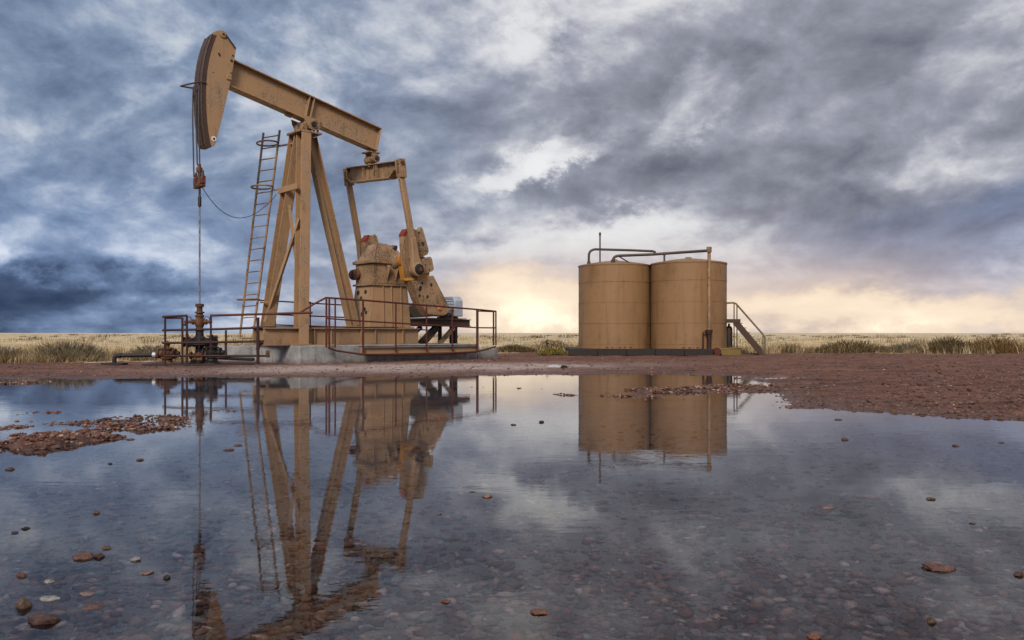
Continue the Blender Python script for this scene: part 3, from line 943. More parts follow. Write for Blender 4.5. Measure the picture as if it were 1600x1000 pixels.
pj(MB().box((6.47, -.05, 7.40), (.20, .16, .22)), 'bearing_stand', 'tan_cast', bevel=.01)
WR = (7.24, 3.42)                        # wrist pin
for sgn in (-1, 1):
    b = 1.74 * sgn
    ztop = 7.30 - .09 * sgn
    pit = pj(MB().bar((EA + .04, b, ztop - .42), (WR[0] - .02, b, WR[1] + .22), .17, .22, up=(1, 0, 0)), 'pitman_arm', 'tan_paint', bevel=.035)
    pj(MB().bar((EA, b - .10, ztop + .12), (EA + .08, b - .10, ztop - .55), .06, .30, up=(1, 0, 0)).bar((EA, b + .10, ztop + .12), (EA + .08, b + .10, ztop - .55), .06, .30, up=(1, 0, 0)),
       'clevis', 'tan_cast', pit, .02)
    pj(MB().cyl((EA + .01, b - .17, ztop - .03), (EA + .01, b + .17, ztop - .03), .07, n=12), 'clevis_pin', 'iron_rust', pit)
    pj(MB().prism([(WR[0] - .31, WR[1] + 1.15), (WR[0] - .09, WR[1] + 1.18), (WR[0] + .05, WR[1] + .5), (WR[0] + .24, WR[1] + .1), (WR[0] + .20, WR[1] - .14), (WR[0] - .20, WR[1] - .14), (WR[0] - .25, WR[1] + .1), (WR[0] - .24, WR[1] + .5)], b - .10, b + .10), 'arm_end', 'tan_paint', pit, .03)
    pj(MB().lathe((WR[0], b, WR[1]), [(.17, -.16), (.26, -.13), (.26, .13), (.20, .16)], 24, 'Y'), 'wrist_bearing', 'tan_cast', pit, .008)
    bb = b + .16 * sgn
    pj(MB().lathe((WR[0], bb, WR[1]), [(.20, 0), (.20, .012 * sgn), (.155, .025 * sgn), (.15, .05 * sgn)], 20, 'Y'), 'bearing_cover', 'iron_black', pit)
    pj(MB().lathe((WR[0], bb, WR[1]), [(.075, .05 * sgn), (.075, .09 * sgn), (.03, .10 * sgn)], 14, 'Y'), 'pin_nut', 'iron_rust', pit)

# cranks with bolted counterweights
slab = [(6.88, 4.70), (7.02, 4.90), (7.26, 4.92), (7.50, 4.3), (7.62, 3.85), (8.0, 3.05), (8.85, 1.98), (8.62, 1.74), (7.90, 1.76), (7.45, 2.30), (7.08, 3.05), (6.96, 3.7), (6.90, 4.2)]
redtip = [(6.872, 4.63), (6.872, 4.708), (7.015, 4.912), (7.10, 4.922), (7.09, 4.78), (7.0, 4.66)]
upw = [(7.08, 4.80), (7.22, 4.92), (7.40, 4.86), (7.55, 5.02), (7.64, 4.92), (7.90, 4.17), (7.86, 4.03), (7.44, 3.84), (7.12, 3.82)]
midw = [(7.22, 3.76), (7.50, 3.78), (7.98, 3.95), (8.06, 3.86), (8.14, 3.50), (8.08, 3.42), (7.50, 3.20), (7.24, 3.2)]
loww = [(7.16, 3.02), (7.55, 3.05), (8.10, 3.26), (8.20, 3.12), (8.94, 2.00), (8.72, 1.80), (8.50, 1.76), (7.88, 1.80), (7.50, 2.20)]
neck = [(7.46, 3.88), (7.62, 3.96), (7.82, 3.90), (7.60, 3.68)]
neck2 = [(7.40, 3.24), (7.95, 3.44), (8.00, 3.32), (7.92, 3.16), (7.40, 2.98)]
rr = random.Random(3)
HOLE_SHADES = (((7.45, 4.79, .055), (7.62, 4.39, .09), (7.36, 4.16, .07), (7.48, 4.10, .04), (7.30, 4.58, .03)),
         ((7.74, 3.62, .035), (7.95, 3.66, .035), (7.92, 3.45, .04)),
         ((7.50, 2.75, .125), (7.59, 2.94, .06), (8.01, 2.90, .08), (7.47, 2.48, .075), (7.83, 2.45, .08), (8.10, 2.58, .03), (8.07, 2.73, .028)))
for sgn in (-1, 1):
    s_ = sgn
    cr = pj(MB().prism(slab, 1.14 * s_, 1.40 * s_), 'crank_arm', 'tan_cast', bevel=.012)
    pj(MB().prism(redtip, 1.132 * s_, 1.41 * s_), 'painted_tip', 'red_paint', cr, .01)
    for poly, mt in ((upw, 'tan_cast'), (midw, 'tan_cast'), (loww, 'tan_cast')):
        wt = pj(MB().prism(poly, 1.412 * s_, 1.60 * s_), 'counterweight', mt, cr, .02)
        for a, z, r in HOLE_SHADES[poly is midw and 1 or (poly is loww and 2 or 0)]:
            q_ = [(a + r * f_ * math.cos(k * 1.047 + a * 9) * .75, z + r * f_ * math.sin(k * 1.047 + a * 9)) for k, f_ in enumerate((1, .8, 1.05, .9, .75, 1.1))]
            pj(MB().prism(q_, 1.599 * s_, 1.606 * s_), 'hole_shade', 'iron_black', wt)  # raised black patch painting the dark inside a hole
    pj(MB().prism(neck, 1.412 * s_, 1.54 * s_), 'spacer', 'tan_cast', cr, .008)
    pj(MB().prism(neck2, 1.412 * s_, 1.52 * s_), 'spacer', 'yellow_paint', cr, .008)
    pj(MB().bar((6.93, 1.20 * s_, 3.55), (7.02, 1.20 * s_, 3.05), .20, .10, up=(1, 0, 0)).bar((7.0, 1.30 * s_, 3.06), (7.36, 1.50 * s_, 3.10), .14, .10), 'pin_bracket', 'yellow_paint', cr, .01)
    pj(MB().cyl((8.38, 1.601 * s_, 2.02), (8.38, 1.66 * s_, 2.02), .075, .05, 14), 'cap_plug', 'orange_paint', cr)

# gear reducer on its pedestal
ped = MB()
pb, pt_ = [(5.92, -.66), (7.78, -.66), (7.78, .66), (5.92, .66)], [(6.12, -.57), (7.66, -.57), (7.66, .57), (6.12, .57)]
ped.add([(a, b, 1.30) for a, b in pb] + [(a, b, 2.86) for a, b in pt_], [(0, 1, 2, 3), (7, 6, 5, 4), (0, 1, 5, 4), (1, 2, 6, 5), (2, 3, 7, 6), (3, 0, 4, 7)])
pedo = pj(ped, 'pedestal', 'tan_paint', bevel=.012)
pj(MB().box((6.85, 0, 1.315), (2.05, 1.46, .05)), 'base_flange', 'tan_cast', pedo, .008)
pj(MB().box((6.88, 0, 2.89), (1.70, 1.28, .07)), 'top_flange', 'tan_cast', pedo, .01)
for a in (6.55, 6.92, 7.35):
    pj(MB().bar((a - .02, .66, 1.34), (a, .58, 2.85), .025, .09, up=(0, 1, 0)), 'rib', 'tan_paint', pedo, .004)
for b, z, r in ((-.34, 2.60, .10), (.16, 2.62, .09), (-.10, 2.40, .08), (.22, 1.98, .09), (.12, 1.80, .12), (.34, 1.86, .08)):
    m = MB().cyl((6.02 + (z - 1.3) * .07 - .11 + .02, b, z), (5.98 + (z - 1.3) * .129 - .085, b, z), r, r * .92, 8)
    a0 = 5.92 + (z - 1.30) * .128
    m = MB().cyl((a0 + .02, b, z), (a0 - .012, b, z), r, r * .9, 7)
    pj(m, 'pedestal_hole_shade', 'iron_black', pedo)  # black disc puts a hole's inner shade on the pedestal face
gear = MB()
lo = [(6.14, -.60), (7.62, -.60), (7.62, .60), (6.14, .60)]
gear.add([(a, b, 2.93) for a, b in lo] + [(a, b, 3.66) for a, b in lo], [(0, 1, 2, 3), (7, 6, 5, 4), (0, 1, 5, 4), (1, 2, 6, 5), (2, 3, 7, 6), (3, 0, 4, 7)])
geo = pj(gear, 'gearbox', 'tan_cast', bevel=.02)
pj(MB().box((6.88, 0, 3.72), (1.66, 1.38, .11)), 'split_flange', 'tan_cast', geo, .02)
up_ = [(6.16, -.58), (7.60, -.58), (7.60, .58), (6.16, .58)]
tp_ = [(6.52, -.34), (7.20, -.34), (7.20, .26), (6.52, .26)]
pj(MB().add([(a, b, 3.78) for a, b in up_] + [(a, b, 4.42) for a, b in tp_], [(0, 1, 2, 3), (7, 6, 5, 4), (0, 1, 5, 4), (1, 2, 6, 5), (2, 3, 7, 6), (3, 0, 4, 7)]), 'gearbox_cover', 'tan_cast', geo, .04)
for (p, q) in (((6.16, .58, 3.78), (6.52, .26, 4.43)), ((7.60, .58, 3.78), (7.20, .26, 4.43)), ((6.88, .585, 3.78), (6.88, .265, 4.43))):
    pj(MB().bar(p, q, .04, .06), 'cover_rib', 'tan_cast', geo, .008)
pj(MB().box((6.85, -.04, 4.44), (.42, .36, .05)), 'inspection_lid', 'tan_cast', geo, .012)
pj(MB().cyl((7.25, .30, 4.32), (7.30, .38, 4.30), .10, n=14), 'cover_hole_shade', 'iron_black', geo)  # black disc standing in for the shade of a hole in the gearbox side
for i, a in enumerate((6.2, 6.5, 6.85, 7.2, 7.5)):
    pj(MB().cyl((a, .64, 3.775), (a, .64, 3.82), .028, n=6), 'bolt', 'tan_cast', geo)
for b in (-.5, -.2, .1, .4):
    pj(MB().cyl((6.09, b, 3.775), (6.09, b, 3.82), .028, n=6), 'bolt', 'tan_cast', geo)
pj(MB().lathe((7.16, 0, 3.80), [(.30, -.98), (.30, -.62), (.24, -.6), (.24, .58), (.34, .60), (.30, .66), (.25, .98)], 24, 'Y'), 'crank_shaft', 'tan_cast', geo, .006)
pj(MB().lathe((7.16, 0, 3.80), [(.24, .985), (.27, 1.0), (.27, 1.11), (.16, 1.125)], 24, 'Y'), 'shaft_guard', 'amber_guard', geo)
pj(MB().lathe((7.16, 0, 3.80), [(.31, -.985), (.34, -1.0), (.34, -1.11), (.22, -1.125)], 24, 'Y'), 'shaft_guard', 'amber_guard', geo)
for a0 in (6.72, 7.10, 7.48):
    pj(MB().prism([(a0 - .012, 2.94), (a0 + .012, 2.94), (a0 + .012, 3.64), (a0 - .012, 3.64)], .60, .62).add(
        [(a0 - .014, .60, 3.0), (a0 + .014, .60, 3.0), (a0 + .014, .60, 3.64), (a0 - .014, .60, 3.64), (a0 - .014, .86, 3.60), (a0 + .014, .86, 3.60)],
        [(0, 4, 3), (1, 2, 5), (0, 1, 5, 4), (3, 4, 5, 2)]), 'gusset', 'tan_cast', geo)
pj(MB().lathe((6.10, -.42, 3.30), [(.16, -.10), (.20, -.08), (.20, .0), (.16, .02)], 20, 'X'), 'bearing_cover', 'iron_rust', geo)
pj(MB().lathe((6.13, -.62, 3.30), [(.20, -.14), (.20, 0)], 24, 'Y'), 'brake_drum', 'iron_rust', geo, .01)

# motor platform and motor behind the reducer
plat = pj(MB().hbeam((7.70, .55, 1.52), (10.75, .55, 1.52), .18, .28, .03, .02), 'platform_beam', 'brown_worn', bevel=.004)
pj(MB().hbeam((7.70, -.55, 1.52), (10.75, -.55, 1.52), .18, .28, .03, .02), 'platform_beam', 'brown_worn', bevel=.004)
for a in (8.3, 9.4, 10.2, 10.7):
    pj(MB().bar((a, -.45, 1.52), (a, .45, 1.52), .14, .2), 'platform_tie', 'brown_worn', bevel=.004)
pj(MB().box((9.6, 0, 1.685), (1.9, 1.2, .03)), 'motor_plate', 'brown_worn')
for a0, a1, b in ((8.25, 9.1, .5), (9.25, 10.0, .5), (8.7, 9.5, -.1), (8.25, 9.1, -.5), (9.25, 10.0, -.5)):
    pj(MB().bar((a0, b, .70), (a1, b, 1.37), .12, .16), 'platform_strut', 'iron_black' if a0 < 8.5 else 'tan_cast', bevel=.006)
for a, b in ((10.05, .5), (10.05, -.5), (10.25, .0)):
    pj(MB().bar((a, b, .70), (a, b, 1.38), .12, .12), 'platform_strut', 'iron_black', bevel=.006)
mo = pj(MB().lathe((9.70, 0, 2.16), [(.20, -.03), (.33, .0), (.36, .06), (.36, .40), (.34, .42)], 28, 'X'), 'motor', 'galvanised', bevel=.01)
for i in range(20):
    an = 2 * math.pi * i / 20
    pj(MB().bar((9.76, .37 * math.cos(an), 2.16 + .37 * math.sin(an)), (10.08, .37 * math.cos(an), 2.16 + .37 * math.sin(an)), .05, .015,
               up=(0, -math.sin(an), math.cos(an))), 'cooling_fin', 'galvanised', mo)
hood = [(-.40, 1.78), (-.40, 2.42), (-.26, 2.58), (.26, 2.58), (.40, 2.42), (.40, 1.78)]
m = MB().prism(hood, 10.10, 10.52)
m.v = [(y_, x_, z_) for x_, y_, z_ in m.v]
pj(m, 'motor_hood', 'galvanised', mo, .03)
pj(MB().box((10.05, 0, 1.735), (.62, .60, .07)).box((9.85, 0, 1.82), (.08, .52, .16)).box((10.25, 0, 1.82), (.08, .52, .16)), 'motor_foot', 'iron_black', mo, .01)
pj(MB().box((9.72, -.10, 2.34), (.20, .30, .28)), 'terminal_box', 'galvanised', mo, .03)
pj(MB().lathe((9.72, -.10, 2.48), [(.13, 0), (.13, .05), (.07, .10)], 16), 'vent_cap', 'galvanised', mo)
bg_ = MB().prism([(8.8 + .0, 1.72), (8.6, 1.9), (8.62, 2.15), (8.85, 2.32), (10.0, 2.42), (10.3, 2.3), (10.36, 2.05), (10.2, 1.82)], -.78, -.60)
pj(bg_, 'belt_guard', 'olive_metal', bevel=.02)

# ladder on the front of the far leg
lad = pj(MB().tube([(3.27, -1.0, 8.30), (2.33, -1.0, 1.45), (2.27, -1.0, .95), (2.14, -1.3, .93)], .042, 8), 'ladder_rail', 'tan_cast')
pj(MB().tube([(2.95, -1.6, 8.26), (2.12, -1.6, 1.42), (2.06, -1.6, .95), (2.12, -1.3, .93)], .042, 8), 'ladder_rail', 'tan_cast')
for i in range(17):
    k = (i + .45) / 17
    p = Vector((3.27, -1.0, 8.30)).lerp(Vector((2.33, -1.0, 1.45)), k)
    q = Vector((2.95, -1.6, 8.26)).lerp(Vector((2.12, -1.6, 1.42)), k)
    pj(MB().tube([p, q], .022, 6), 'rung', 'tan_cast')
for zz in (7.86, 6.28, 2.30):
    k = (8.30 - zz) / 6.85
    c = (Vector((3.27, -1.0, 8.30)).lerp(Vector((2.33, -1.0, 1.45)), k) + Vector((2.95, -1.6, 8.26)).lerp(Vector((2.12, -1.6, 1.42)), k)) / 2
    pts = [c + Vector((.34 * math.cos(u_) - .10, .47 * math.sin(u_), 0)) for u_ in [2 * math.pi * j / 20 for j in range(20)]]
    pj(MB().tube(pts, .032, 6, True), 'ladder_hoop', 'tan_cast')
    pj(MB().tube([c + Vector((.2, .3, -.1)), Vector(legpt(-1, zz - .12, -.05))], .035, 6), 'ladder_bracket', 'tan_cast')
pj(MB().tube([(3.24, -.93, 8.1), (2.35, -.93, 1.6)], .010, 5), 'conduit', 'cable_steel')
# slack wire from the carrier bar to the ladder
wire = []
p0, p1 = Vector((.02, .17, 5.72)), Vector((3.12, -.95, 6.0))
for i in range(25):
    k = i / 24
    p = p0.lerp(p1, k)
    p.z -= 1.15 * 4 * k * (1 - k) * (1.12 - .3 * k) * .80
    wire.append(p)
pj(MB().tube(wire, .012, 5), 'signal_wire', 'cable_steel')

# ------------------------------------------------------------------ polished rod and wellhead
RZ = gz(*ORG)
rod = empty('polished_rod', (*ORG, 1.95), 'thin steel polished rod hanging from the carrier bar into the wellhead', 'rod')
MB().cyl((0, 0, 0), (0, 0, 3.82), .026, n=10).build('rod', 'rod_steel', rod)
MB().lathe((0, 0, 3.30), [(.03, -.12), (.055, -.10), (.055, .18), (.035, .22), (.035, .50)], 12).build('clamp', 'iron_black', rod)

WH = empty('wellhead', (*ORG, .10), 'rusty wellhead tree of flanges and valves below the hanging rod', 'wellhead')
zz = lambda py: (CAM_H + (521 - py) / 1280 * 26.07) - .10
MB().lathe((0, 0, 0), [(.34, -.06), (.34, .06), (.30, .08), (.28, .16), (.20, .19), (.14, .30), (.13, zz(541))], 24).build('casing_head', 'iron_black', WH, .006)
MB().lathe((0, 0, 0), [(.15, zz(541)), (.33, zz(540)), (.36, zz(539)), (.36, zz(535)), (.33, zz(533.5)), (.22, zz(532)), (.20, zz(528)), (.13, zz(525)), (.11, zz(517))], 28).build('tubing_spool', 'iron_black', WH, .006)
MB().lathe((0, 0, 0), [(.11, zz(518)), (.14, zz(517)), (.14, zz(513.5)), (.10, zz(512)), (.13, zz(509)), (.155, zz(506)), (.155, zz(500)), (.11, zz(497.5))], 20).build('pumping_tee', 'iron_rust', WH, .006)
MB().lathe((0, 0, 0), [(.12, zz(498)), (.12, zz(495)), (.145, zz(494.5)), (.145, zz(492.5)), (.10, zz(492)), (.10, zz(489.5)), (.15, zz(489)), (.15, zz(487.2)), (.09, zz(486.5)), (.085, zz(480)), (.13, zz(479.5)), (.13, zz(475)), (.08, zz(474.5))], 18).build('stuffing_box', 'iron_rust', WH, .004)
for i in range(10):
    an = 2 * math.pi * i / 10
    MB().cyl((.30 * math.cos(an), .30 * math.sin(an), zz(542.5)), (.30 * math.cos(an), .30 * math.sin(an), zz(531)), .024, n=6).build('flange_bolt', 'iron_rust', WH)
for sgn, L in ((-1, .44), (1, .34)):
    arm = MB().lathe((0, 0, zz(503)), [(.08, 0), (.065, .18), (.09, .19), (.09, .23), (.05, .24), (.045, L - .04), (.075, L - .03), (.075, L), (.02, L + .06)], 14, 'X')
    arm.v = [(x_ * sgn, y_, z_) for x_, y_, z_ in arm.v]
    a_ = arm.build('side_valve', 'iron_rust', WH, .004)
    MB().tube([(sgn * (L - .1) + .08 * math.cos(u_), -.02 + .0, zz(503) + .09 + .0 + .08 * math.sin(u_)) for u_ in [2 * math.pi * j / 14 for j in range(14)]], .014, 6, True).build('handle', 'iron_rust', a_)
MB().tube([(-.44, 0, zz(503)), (-.44, 0, zz(507)), (-.50, 0, zz(508))], .035, 8).build('bleeder', 'iron_black', WH)
for sgn in (-1, 1):
    arm = MB().lathe((0, 0, zz(534.5)), [(.14, .2), (.13, .34), (.17, .35), (.17, .40), (.10, .41), (.10, .47), (.16, .48), (.16, .53), (.05, .55)], 16, 'X')
    arm.v = [(x_ * sgn, y_, z_) for x_, y_, z_ in arm.v]
    a_ = arm.build('casing_valve', 'iron_black', WH, .004)
    MB().cyl((sgn * .44, 0, zz(531)), (sgn * .44, 0, zz(527)), .035, n=8).build('stem', 'iron_rust', a_)
    pts = [(sgn * .44 + .13 * math.cos(u_), .13 * math.sin(u_), zz(527)) for u_ in [2 * math.pi * j / 16 for j in range(16)]]
    MB().tube(pts, .018, 6, True).bar((sgn * .44 - .13, 0, zz(527)), (sgn * .44 + .13, 0, zz(527)), .02, .02).build('handwheel', 'iron_rust', a_)
MB().box((.1, -.05, -.02), (3.3, 1.25, .14)).build('cellar_slab', 'timber_dark', WH, .02)
for i, (dx_, dy_, dz_, r_) in enumerate(((-.12, -.20, .30, .09), (.16, -.22, .34, .08), (.05, -.26, .18, .07))):
    MB().lathe((dx_, dy_, dz_), [(r_, -.12), (r_ * 1.3, -.10), (r_ * 1.3, -.05), (r_ * .8, -.03), (r_ * .8, .10), (r_ * 1.2, .11), (r_ * 1.2, .15)], 12, 'X').build('fitting', 'iron_rust', WH)


def valve_post(name, x, y, hgt, label, mat):
    v = empty(name, (x, y, gz(x, y) - .01), label, 'valve')
    MB().lathe((0, 0, 0), [(.30, -.04), (.28, .06), (.18, .10), (.14, .22)], 18).build('base', mat, v, .006)
    MB().lathe((0, 0, .20), [(.13, 0), (.20, .01), (.20, .06), (.13, .07), (.16, .14), (.18, .22), (.15, .30), (.20, .31), (.20, .36), (.08, .38), (.07, .44)], 18).build('body', mat, v, .005)
    MB().lathe((0, 0, .60), [(.05, 0), (.09, .04), (.10, .10), (.06, .16), (.03, .18), (.03, hgt - .6)], 12).build('bonnet', mat, v)
    pts = [(.15 * math.cos(u_), .15 * math.sin(u_), hgt - .05) for u_ in [2 * math.pi * j / 16 for j in range(16)]]
    MB().tube(pts, .02, 6, True).bar((-.15, 0, hgt - .05), (.15, 0, hgt - .05), .025, .02).bar((0, -.15, hgt - .05), (0, .15, hgt - .05), .025, .02).build('handwheel', mat, v)
    for sgn in (-1, 1):
        m = MB().lathe((0, 0, .38), [(.11, .1), (.11, .22), (.16, .23), (.16, .28), (.08, .29), (.07, .40)], 14, 'X')
        m.v = [(x_ * sgn, y_, z_) for x_, y_, z_ in m.v]
        m.build('side_flange', mat, v)
    return v


valve_post('gate_valve', -10.95, 26.0, .78, 'rusty gate valve with handwheel at the end of the flow line', 'iron_rust')
valve_post('check_valve', -9.48, 25.9, .95, 'black gate valve close beside the wellhead on the pad side', 'iron_black')

fl = empty('flow_line', (-12.6, 26.0, gz(-12.6, 26)), 'dark elbowed flow pipe running left from the well along the ground', 'pipe')
zf = .40 - gz(-12.6, 26) - .0
MB().tube([(-.02, 0, -.1), (-.02, 0, zf - .14), (.0, 0, zf - .05), (.06, 0, zf), (.2, 0, zf), (1.25, 0, zf + .02)], .065, 12).build('pipe', 'iron_black', fl)
MB().lathe((1.25, 0, zf + .02), [(.10, -.04), (.10, .06), (.08, .08)], 14, 'X').build('coupling', 'galvanised', fl)
MB().lathe((.12, 0, zf), [(.085, 0), (.085, .08)], 14, 'X').build('coupling', 'iron_black', fl)
MB().box((0, -.05, .03), (.70, .42, .10)).build('footing', 'timber_dark', fl, .02)
ground_line = MB().tube([(-9.3, 25.75, .33), (-8.4, 25.4, .31), (-7.95, 25.2, .30)], .05, 10).build('lead_pipe', 'iron_black')
tag(ground_line, 'black lead pipe running from the wellhead to the foundation corner', 'pipe')


# ------------------------------------------------------------------ railings
def rail(parent, name, pts, r=.030, mat='rail_rust'):
    return MB().tube([Vector(p) - parent.location for p in pts], r, 8).build(name, mat, parent)


GYR = 25.45
wr = empty('wellhead_railing', (*at(290, 568, GYR)[:2], .08), 'dark rusty pipe guard railing in front of the wellhead', 'railing')
g = lambda px, py, dy_=0.0: at(px, py, GYR + dy_)
rail(wr, 'post', [g(258, 496), g(258, 570)], .034, 'rail_dark')
rail(wr, 'post', [g(285, 496), g(285, 570)], .036, 'rail_dark')
rail(wr, 'post', [g(292, 493), g(292, 571)], .036, 'rail_dark')
rail(wr, 'post', [g(329.5, 493), g(329.5, 550)], .034, 'rail_dark')
rail(wr, 'post', [g(353, 516), g(353, 556)], .034, 'rail_dark')
rail(wr, 'post', [g(403, 496, -.05), g(403, 569, -.05)], .050, 'rail_dark')
rail(wr, 'rail', [g(254, 495), g(292, 493)], .036, 'rail_dark')
rail(wr, 'rail', [g(258, 497, .03), g(285, 497, .03)], .026, 'rail_dark')
rail(wr, 'rail', [g(329, 493), g(403, 491), g(488, 488.5)], .036, 'rail_rust')
rail(wr, 'rail', [g(254, 516), g(330, 514.5), g(410, 512)], .036, 'rail_dark')
rail(wr, 'rail', [g(254, 536), g(330, 535), g(412, 533)], .036, 'rail_dark')
rail(wr, 'rail', [g(256, 556.5), g(330, 556), g(421, 556)], .034, 'rail_dark')
MB().box(g(418, 553) - wr.location, (.10, .10, .22)).build('end_bracket', 'iron_rust', wr, .01)

# railing round the puddle side of the machine, with a walkway toe beam
nr = empty('pump_railing', (*loc(7.4, 1.9, .0)[:2], .10), 'red-brown pipe railing along the puddle side of the pump jack', 'railing')
P3 = lambda a, b, z: Vector(loc(a, b, z))
T = lambda a: 2.28 - (a - 3.8) * .042
zb_ = .43
for a, b, r in ((3.55, 1.72, .034), (3.66, 1.72, .034), (3.86, 1.76, .028), (4.85, 1.92, .036), (6.2, 1.92, .030), (7.55, 1.92, .032), (8.75, 1.92, .032), (9.98, 1.92, .050), (10.92, 1.80, .034), (11.08, 1.76, .030)):
    rail(nr, 'post', [P3(a, b, zb_ + (.20 if b < 1.9 else 0)), P3(a, b, T(a))], r)
rail(nr, 'rail', [P3(2.75, 1.4, 1.78), P3(3.2, 1.55, 2.08), P3(3.55, 1.7, T(3.55)), P3(3.86, 1.76, T(3.86)), P3(4.85, 1.92, T(4.85)), P3(9.98, 1.92, T(9.98)), P3(11.08, 1.76, T(11.08))], .032)
rail(nr, 'rail', [P3(3.55, 1.72, 1.60), P3(4.85, 1.92, 1.52), P3(9.98, 1.92, 1.32), P3(11.0, 1.78, 1.32)], .026)
rail(nr, 'rail', [P3(3.62, 1.72, .62), P3(3.9, 1.78, .52), P3(4.85, 1.93, .38), P3(7.5, 1.96, .34), P3(9.98, 1.93, .40), P3(11.06, 1.78, .58)], .032)
rail(nr, 'rail', [P3(9.98, 1.86, T(10) - .06), P3(11.0, 1.70, T(11) - .02)], .022)
toe = MB().bar(P3(4.85, 1.78, .50) - nr.location, P3(10.0, 1.78, .50) - nr.location, .10, .22).build('toe_beam', 'tan_paint', nr, .008)
MB().bar(P3(4.85, 1.78, .655) - nr.location, P3(10.0, 1.78, .655) - nr.location, .34, .03).build('walkway_plate', 'brown_worn', nr, .004)

fr_ = empty('far_railing', (*loc(6.0, -1.95, 0)[:2], .10), 'thin rusty railing on the field side of the pump jack', 'railing')
for a in (3.35, 3.58, 5.0, 6.6, 8.4, 9.6):
    rail(fr_, 'post', [P3(a, -1.95, .65), P3(a, -1.95, 2.30)], .030)
for zr in (2.30, 1.80, 1.42):
    rail(fr_, 'rail', [P3(2.9 if zr > 2 else 3.3, -1.95, zr), P3(9.6 if zr > 2 else 10.8, -1.95, zr - .18)], .026)

# ------------------------------------------------------------------ foundation
def slab_obj(name, pts, z0, z1, label, cat='foundation'):
    cx = sum(p[0] for p in pts) / len(pts); cy = sum(p[1] for p in pts) / len(pts)
    n = len(pts)
    m = MB().add([(p[0] - cx, p[1] - cy, 0) for p in pts] + [(p[0] - cx, p[1] - cy, z1 - z0) for p in pts],
                 [tuple(range(n)), tuple(range(n, 2 * n))] + [(i, (i + 1) % n, n + (i + 1) % n, n + i) for i in range(n)])
    o = m.build(name, 'concrete', None, .025)
    o.location = (cx, cy, z0)
    return tag(o, label, cat)


slab_obj('concrete_foundation', [loc(2.70, 1.48, 0)[:2], loc(10.35, 1.48, 0)[:2], loc(10.35, -2.05, 0)[:2], loc(2.30, -2.05, 0)[:2]], -.05, .70, 'long cracked grey concrete foundation slab under the pump jack')
slab_obj('concrete_block', [loc(1.95, -1.55, 0)[:2], loc(2.55, -1.20, 0)[:2], loc(2.25, -2.12, 0)[:2], loc(1.75, -2.75, 0)[:2]], -.05, .665, 'small concrete block at the well end of the foundation', 'block')
slab_obj('concrete_block', [loc(10.38, 1.50, 0)[:2], loc(11.45, 1.50, 0)[:2], loc(11.45, .2, 0)[:2], loc(10.38, .2, 0)[:2]], -.05, .49, 'low concrete block under the far end of the red railing', 'block')

# ------------------------------------------------------------------ tanks
TK = [('storage_tank', 4.76, 38.05, 1.665, 4.22, 'tan steel storage tank farther from the stairs, nearer the pump jack'), ('storage_tank', 8.02, 37.25, 1.695, 4.25, 'tan steel storage tank with the drop pipe, beside the stairs')]
tank_objs = []
for nm_, tx, ty, r, zt, lb in TK:
    tk = empty(nm_, (tx, ty, .42), lb, 'tank', 'pair of tan storage tanks')
    H = zt - .42
    cz = [0, H * .055, H * .30, H * .545, H * .79, H]
    for i in range(len(cz) - 1):
        rr_ = r - .004 * (i % 2)
        MB().lathe((0, 0, 0), [(rr_, cz[i]), (rr_, cz[i + 1] - .001)], 96).build('shell_course', 'tank_paint', tk)
    for z_ in cz[1:-1]:
        MB().lathe((0, 0, 0), [(r - .01, z_ - .016), (r + .008, z_ - .012), (r + .008, z_ + .006), (r - .01, z_ + .010)], 96).build('weld_seam', 'tank_paint', tk)
    rf = MB().lathe((0, 0, 0), [(r + .02, H - .05), (r + .02, H + .012), (r - .05, H + .03), (r * .5, H + .17), (.16, H + .255), (.02, H + .26)], 96).build('roof', 'tank_paint', tk)
    MB().lathe((0, 0, H + .25), [(.15, 0), (.15, .05), (.05, .08)], 20).build('hatch', 'tan_cast', rf)
    for a_ in (-1.9, -1.75, -1.55, -1.42, -1.25):
        if rr.random() < .85:
            px_, py_ = (r + .01) * math.cos(a_), (r + .01) * math.sin(a_)
            MB().box((px_, py_, .05 + .02 * rr.random()), (.07 + .04 * rr.random(), .03, .035)).build('anchor_lug', 'iron_black', tk, .01)
    tank_objs.append(tk)

tp0 = empty('tank_pad', (5.6, 36.9, .12), 'black oil-stained timber ring bed under the two tanks', 'pad')
for i in range(5):
    x0 = 2.42 + i * 1.24
    MB().box((x0 + .62 - 5.6, 35.18 - 36.9, .17), (1.225, .24, .30 + .012 * (i % 2))).build('sleeper', 'timber_dark', tp0, .02)
MB().box((.15, 1.30, .14), (6.2, 5.3, .30)).build('bed', 'timber_dark', tp0, .02)
MB().box((3.55, .95, .10), (1.5, 3.4, .26)).build('bed', 'timber_dark', tp0, .02)


def pipe_obj(name, pts, r, label, mat='dark_pipe', cat='pipe', n=12, joints=()):
    base = Vector(pts[0])
    o = empty(name, base, label, cat)
    MB().tube([Vector(p) - base for p in pts], r, n).build('pipe', mat, o)
    for j in joints:
        MB().lathe(Vector(j) - base, [(r * 1.0, -r * 1.6), (r * 1.5, -r * 1.5), (r * 1.5, r * 1.5), (r, r * 1.6)], 14).build('fitting', mat, o)
    return o


def arcpts(p, c, q, n=5):
    """rounded elbow at c"""
    p, c, q = Vector(p), Vector(c), Vector(q)
    return [p.lerp(c, k / n).lerp(c.lerp(q, k / n), k / n) for k in range(n + 1)]


